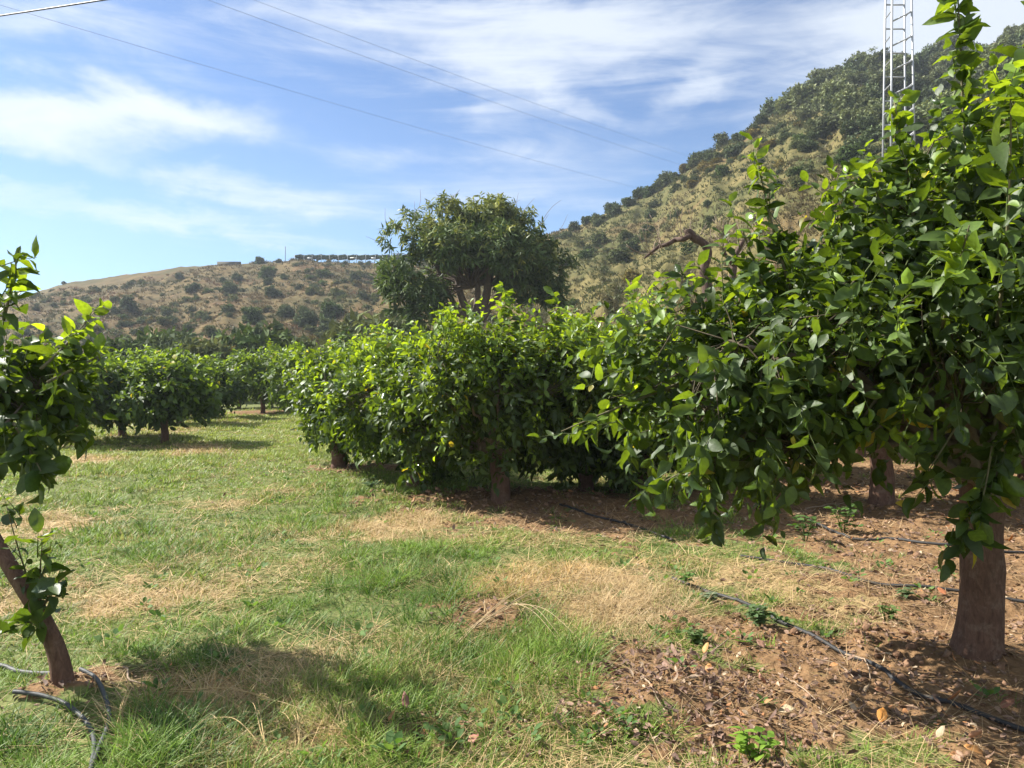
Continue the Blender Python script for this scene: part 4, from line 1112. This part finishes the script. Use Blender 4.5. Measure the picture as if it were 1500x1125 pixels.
TW = 'twigs lying on the ground'
TC = (.30, .22, .15)
for lab, pts, r in [('crooked pale root-like twig on the grass right of the leaning tree', ((180, 996), (187, 998), (188, 1010), (200, 1014), (225, 1017)), .006),
                    ('bent twig arching over the front hose', ((1238, 962), (1262, 972), (1272, 988), (1275, 1005)), .005),
                    ('thin twig on the soil left of the front hose', ((1195, 975), (1230, 982), (1255, 1003)), .004),
                    ('long thin twig on the soil below the hose', ((1140, 990), (1170, 1015), (1195, 1035)), .004),
                    ('twig sticking out of the chip heap', ((940, 1022), (965, 1010), (972, 1004)), .006),
                    ('twig right of the chip heap', ((1040, 1055), (1060, 1042), (1075, 1030)), .005),
                    ('forked twig at the front of the chip heap', ((945, 1025), (955, 1040), (968, 1058)), .005),
                    ('straight twig leaning at the edge of the chip heap', ((1030, 970), (1050, 960), (1068, 945)), .005),
                    ('brown stick under the straight reddish trunk', ((1180, 742), (1230, 738), (1275, 732)), .008)]:
    curve_obj('fallen_twig', lab, 'twig', gp(*pts), r, TC, M_twig, TW, .012, 24, 6, True, .5, .2)


def stalks(name, label, arcs, seed, col):
    rng = np.random.default_rng(seed); root = None; mb = MB()
    for (a, b, h) in arcs:
        A = np.array([*G(*a), 0]); B = np.array([*G(*b), 0]); A[2] = gz1(A[0], A[1]) + .01; B[2] = gz1(B[0], B[1]) + .01
        for k in range(3):
            e = B + rng.normal(size=3) * (.05, .08, .01); m = A * .45 + e * .55; m[2] += h * (.7 + .5 * rng.random()); m1 = A * .8 + e * .2; m1[2] += h * .6
            p = catmull([A + rng.normal(size=3) * .01, m1, m, e], 20); tubes(mb, p[None], np.linspace(.0028, .001, 20)[None], 5, col)
    c = (*G(*arcs[0][0]), gz1(*G(*arcs[0][0]))); tag(mb.build(name, M_straw, None, c), label, 'grass stalks', 'dry grass stalks')


stalks('dry_stalks', 'long pale grass stalks arching over the clearing', [((670, 950), (810, 862), .08), ((680, 935), (900, 905), .14), ((700, 925), (880, 850), .10), ((740, 900), (845, 950), .10)], 1, (.50, .38, .22))
stalks('dry_stalks', 'loose straw stalks poking up at the bottom left', [((170, 1085), (200, 1030), .10), ((250, 1030), (420, 1050), .05), ((390, 1125), (330, 1050), .08), ((440, 1115), (400, 1060), .06)], 2, (.52, .38, .18))

FL = 'fallen leaves on the ground'
for i, (px, py, sz, c, ti, lab) in enumerate([
    (690, 1104, .085, (.34, .15, .10), .35, 'folded reddish fallen leaf at the bottom in the grass'), (780, 984, .07, (.22, .095, .04), 1.1, 'brown fallen leaf standing upright in the grass'), (595, 1056, .065, (.26, .12, .085), .4, 'dark red curled leaf in the grass at the bottom'),
    (1290, 1068, .085, (.50, .22, .05), .15, 'bright orange fallen leaf on the soil below the hose'), (1386, 876, .085, (.42, .16, .07), .3, 'orange-pink fallen leaf left of the thick trunk'), (1388, 1042, .085, (.36, .15, .06), .4, 'russet leaf hanging over the front hose'), (1030, 966, .065, (.48, .25, .07), .9, 'upright golden leaf at the back of the chip heap'),
    (1036, 1012, .065, (.47, .23, .08), .8, 'pointed tan leaf right of the chip heap'), (1122, 1012, .07, (.42, .22, .15), .2, 'pale pink-brown leaf in the middle of the soil'), (1120, 962, .07, (.32, .18, .12), .2, 'brown leaf between the weed clump and the hose'), (1440, 1118, .085, (.46, .22, .07), .3, 'orange leaf at the bottom right edge'),
    (972, 1010, .10, (.27, .165, .12), .5, 'large grey-brown curled leaf on the chip heap'), (832, 1056, .05, (.45, .33, .17), .3, 'pale cream leaf in the grass left of the chip heap'), (1372, 1090, .06, (.38, .29, .17), .6, 'curled pale leaf on the soil at the lower right'), (1300, 1022, .07, (.30, .14, .07), .4, 'dull brown leaf just below the front hose'), (1420, 1100, .08, (.38, .20, .12), .3, 'wide brown leaf left of the bottom right orange one'), (1465, 1042, .08, (.28, .12, .07), .3, 'dark red-brown leaf at the right edge by the hose'), (1215, 985, .055, (.36, .17, .06), .3, 'small orange-brown leaf left of the bent twig'), (1255, 1050, .05, (.4, .3, .2), .3, 'small pale leaf left of the bright orange one'), (1140, 1045, .09, (.42, .33, .2), .3, 'crumpled straw-coloured leaf on the soil'), (1478, 800, .09, (.46, .19, .05), .3, 'orange leaf in the shade right of the thick trunk')]):
    rng = np.random.default_rng(400 + i); x, y = G(px, py); a = rng.random() * 6.28; mb = MB(); z = gz1(x, y) + .022
    D = np.array([[math.cos(a), math.sin(a), math.sin(ti) * .8]]); N = np.array([[-math.sin(ti) * math.cos(a) + .2 * rng.normal(), -math.sin(ti) * math.sin(a) - .35, 1.0]])
    leaves(mb, np.array([[x, y, z]]), D, N, [sz * .85], [.62], [-.35 + .25 * rng.normal()], [.35 + .3 * rng.random()], np.array([c]), 2, .04, rng)
    o = mb.build('fallen_leaf', M_fallen, None, (x, y, z)); tag(o, lab, 'fallen leaf', FL)
    s = o.modifiers.new('thick', 'SOLIDIFY'); s.thickness = .0012

# ------------------------------------------------------------------ haze
def haze():
    m = bpy.data.materials.new('haze'); m.use_nodes = True; t = m.node_tree; t.nodes.clear(); N = NT(t); out = N.new('ShaderNodeOutputMaterial')
    v = N.new('ShaderNodeVolumePrincipled'); v.inputs['Color'].default_value = (.80, .88, 1, 1); v.inputs['Density'].default_value = .00045; v.inputs['Anisotropy'].default_value = .2
    N.L.new(v.outputs[0], out.inputs['Volume'])
    mb = MB(); a = 430; V = [(-a, -a, -3), (a, -a, -3), (a, a, -3), (-a, a, -3), (-a, -a, 85), (a, -a, 85), (a, a, 85), (-a, a, 85)]
    mb.add(V, [0, 3, 2, 1, 4, 5, 6, 7, 0, 1, 5, 4, 1, 2, 6, 5, 2, 3, 7, 6, 3, 0, 4, 7], [4] * 6, (1, 1, 1)); o = mb.build('haze', m, smooth=False); tag(o, 'thin bluish haze over the valley', 'haze', kind='stuff')


haze()

# ------------------------------------------------------------------ sky, sun, camera
EL, AZ = R(40), math.atan2(-.93, .36)      # towards the sun: from the left, slightly ahead
wd = bpy.data.worlds.new('World'); scn.world = wd; wd.use_nodes = True
wt = wd.node_tree; wt.nodes.clear(); N = NT(wt)
out = N.new('ShaderNodeOutputWorld'); bg = N.new('ShaderNodeBackground'); bg.inputs[1].default_value = .055
sky = N.new('ShaderNodeTexSky', sky_type='NISHITA', sun_disc=False, sun_elevation=EL, sun_rotation=AZ, altitude=100.0, air_density=1.0, dust_density=.25, ozone_density=1.6)
tc = N.new('ShaderNodeTexCoord'); sep = N.new('ShaderNodeSeparateXYZ'); N.L.new(tc.outputs['Generated'], sep.inputs[0])
X, Y, Z = sep.outputs
az = N.math('ARCTAN2', X, Y); el = N.math('DIVIDE', Z, N.math('SQRT', N.math('ADD', N.math('MULTIPLY', X, X), N.math('MULTIPLY', Y, Y))))
cv = N.new('ShaderNodeCombineXYZ'); N.put(cv.inputs[0], az); N.put(cv.inputs[1], el)


def cnoise(rot, sx, sy, scale, det, rough, dist, off):
    mp = N.new('ShaderNodeMapping'); N.L.new(cv.outputs[0], mp.inputs[0]); mp.inputs['Rotation'].default_value = (0, 0, R(rot)); mp.inputs['Scale'].default_value = (sx, sy, 1); mp.inputs['Location'].default_value = off
    return N.noise(mp.outputs[0], scale, det, rough, dist)


n_fib = cnoise(14, 1.0, 4.5, 3.2, 9, .62, 1.4, (3, 1, 0)); n_lump = cnoise(8, 1.0, 2.2, 5.0, 8, .58, .7, (1, 7, 2)); n_str = cnoise(35, 1.0, 6.0, 2.4, 8, .6, 1.8, (5, 2, 4))
wx = N.math('MULTIPLY', N.math('SUBTRACT', cnoise(0, 1, 1.6, 4.5, 5, .6, .3, (9, 4, 1)), .5), .22); wy = N.math('MULTIPLY', N.math('SUBTRACT', cnoise(0, 1, 1.6, 5.5, 5, .6, .3, (2, 8, 6)), .5), .13)
AZW = N.math('ADD', az, wx); ELW = N.math('ADD', el, wy)


def cmask(px, py, hw, hh, st, rot=0):
    u = (px - 750) / FOC; a0 = math.atan(u); c = math.cos(a0); e0 = (HZ - py) / FOC * c; ra = hw / FOC * c * c; re = hh / FOC * c
    dx = N.math('SUBTRACT', AZW, a0); dy = N.math('SUBTRACT', ELW, e0); cr, sr = math.cos(R(rot)), math.sin(R(rot))
    p = N.math('DIVIDE', N.math('ADD', N.math('MULTIPLY', dx, cr), N.math('MULTIPLY', dy, sr)), ra); q = N.math('DIVIDE', N.math('SUBTRACT', N.math('MULTIPLY', dy, cr), N.math('MULTIPLY', dx, sr)), re)
    d = N.math('ADD', N.math('MULTIPLY', p, p), N.math('MULTIPLY', q, q))
    return N.math('MULTIPLY', N.math('EXPONENT', N.math('MULTIPLY', d, -1.0)), st)


def total(L):
    s = None
    for a in L:
        m = cmask(*a); s = m if s is None else N.math('ADD', s, m)
    return s


thick = total([(40, 160, 220, 56, 1.05), (270, 165, 150, 46, .75), (150, 240, 210, 32, .5, -12)])
thin = total([(320, 275, 240, 26, .55, -8), (60, 35, 220, 50, .6), (640, 30, 330, 75, .75), (880, 55, 220, 70, .65, 10), (760, 165, 130, 50, .35, -30), (1010, 140, 60, 30, .6, 40), (700, 265, 240, 60, .65), (1290, 40, 230, 80, .65), (1460, 0, 200, 80, .8), (1150, 180, 150, 60, .45), (250, 330, 330, 16, .5, -4), (120, 290, 260, 14, .4, -6), (860, 150, 130, 18, .4, -28), (-400, 250, 400, 150, .6), (1700, 0, 500, 200, .45)])
dk = N.rng(N.math('ADD', thick, N.math('MULTIPLY', N.math('SUBTRACT', n_lump, .5), 1.5)), .2, 1.4)
nn_ = N.math('ADD', N.math('MULTIPLY', n_fib, .55), N.math('MULTIPLY', n_str, .45))
dn = N.math('MULTIPLY', N.rng(N.math('ADD', thin, N.math('MULTIPLY', N.math('SUBTRACT', nn_, .5), 2.0)), .12, 1.15), .85)
fill_cloud = N.math('MAXIMUM', N.rng(Z, .50, .85), N.rng(Y, .25, -.35))          # unseen cloud added overhead and behind to raise the fill light
fill_cloud = N.math('MULTIPLY', fill_cloud, N.math('ADD', .42, N.math('MULTIPLY', n_lump, .5)))
den = N.math('MAXIMUM', N.math('MAXIMUM', dk, dn), fill_cloud, clamp=True)
SKYGAIN = 1.25
base = N.mix(1.0, sky.outputs[0], (.62, .785, .99, 1), 'MULTIPLY')
veil = N.mix(N.rng(el, .34, .05, .0, .10), base, (3.3, 5.6, 8.0))
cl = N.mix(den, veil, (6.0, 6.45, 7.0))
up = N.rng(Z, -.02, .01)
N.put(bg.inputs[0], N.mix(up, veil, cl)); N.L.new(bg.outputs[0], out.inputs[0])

sl = bpy.data.lights.new('sun', 'SUN'); sl.energy = 5.0; sl.angle = R(.55); sl.color = (1.0, .955, .88)
so = bpy.data.objects.new('sun', sl); COL.objects.link(so)
import mathutils
dv = mathutils.Vector((math.sin(AZ) * math.cos(EL), math.cos(AZ) * math.cos(EL), math.sin(EL)))
so.rotation_euler = dv.to_track_quat('Z', 'Y').to_euler(); so.location = dv * 60

cam = bpy.data.cameras.new('camera'); co = bpy.data.objects.new('camera', cam); COL.objects.link(co)
co.location = (0, 0, CH); co.rotation_euler = (R(90), 0, 0); cam.sensor_width = 36; cam.lens = FOC / 1500 * 36; cam.shift_y = -(562.5 - HZ) / 1500; cam.clip_start = .05; cam.clip_end = 2000
scn.camera = co
scn.view_settings.view_transform = 'Standard'; scn.view_settings.look = 'None'; scn.view_settings.exposure = 1.48; scn.view_settings.gamma = 1
cy = scn.cycles; cy.max_bounces = 8; cy.diffuse_bounces = 4; cy.glossy_bounces = 2; cy.transmission_bounces = 4; cy.transparent_max_bounces = 4; cy.use_denoising = True
cy.sample_clamp_indirect = 6
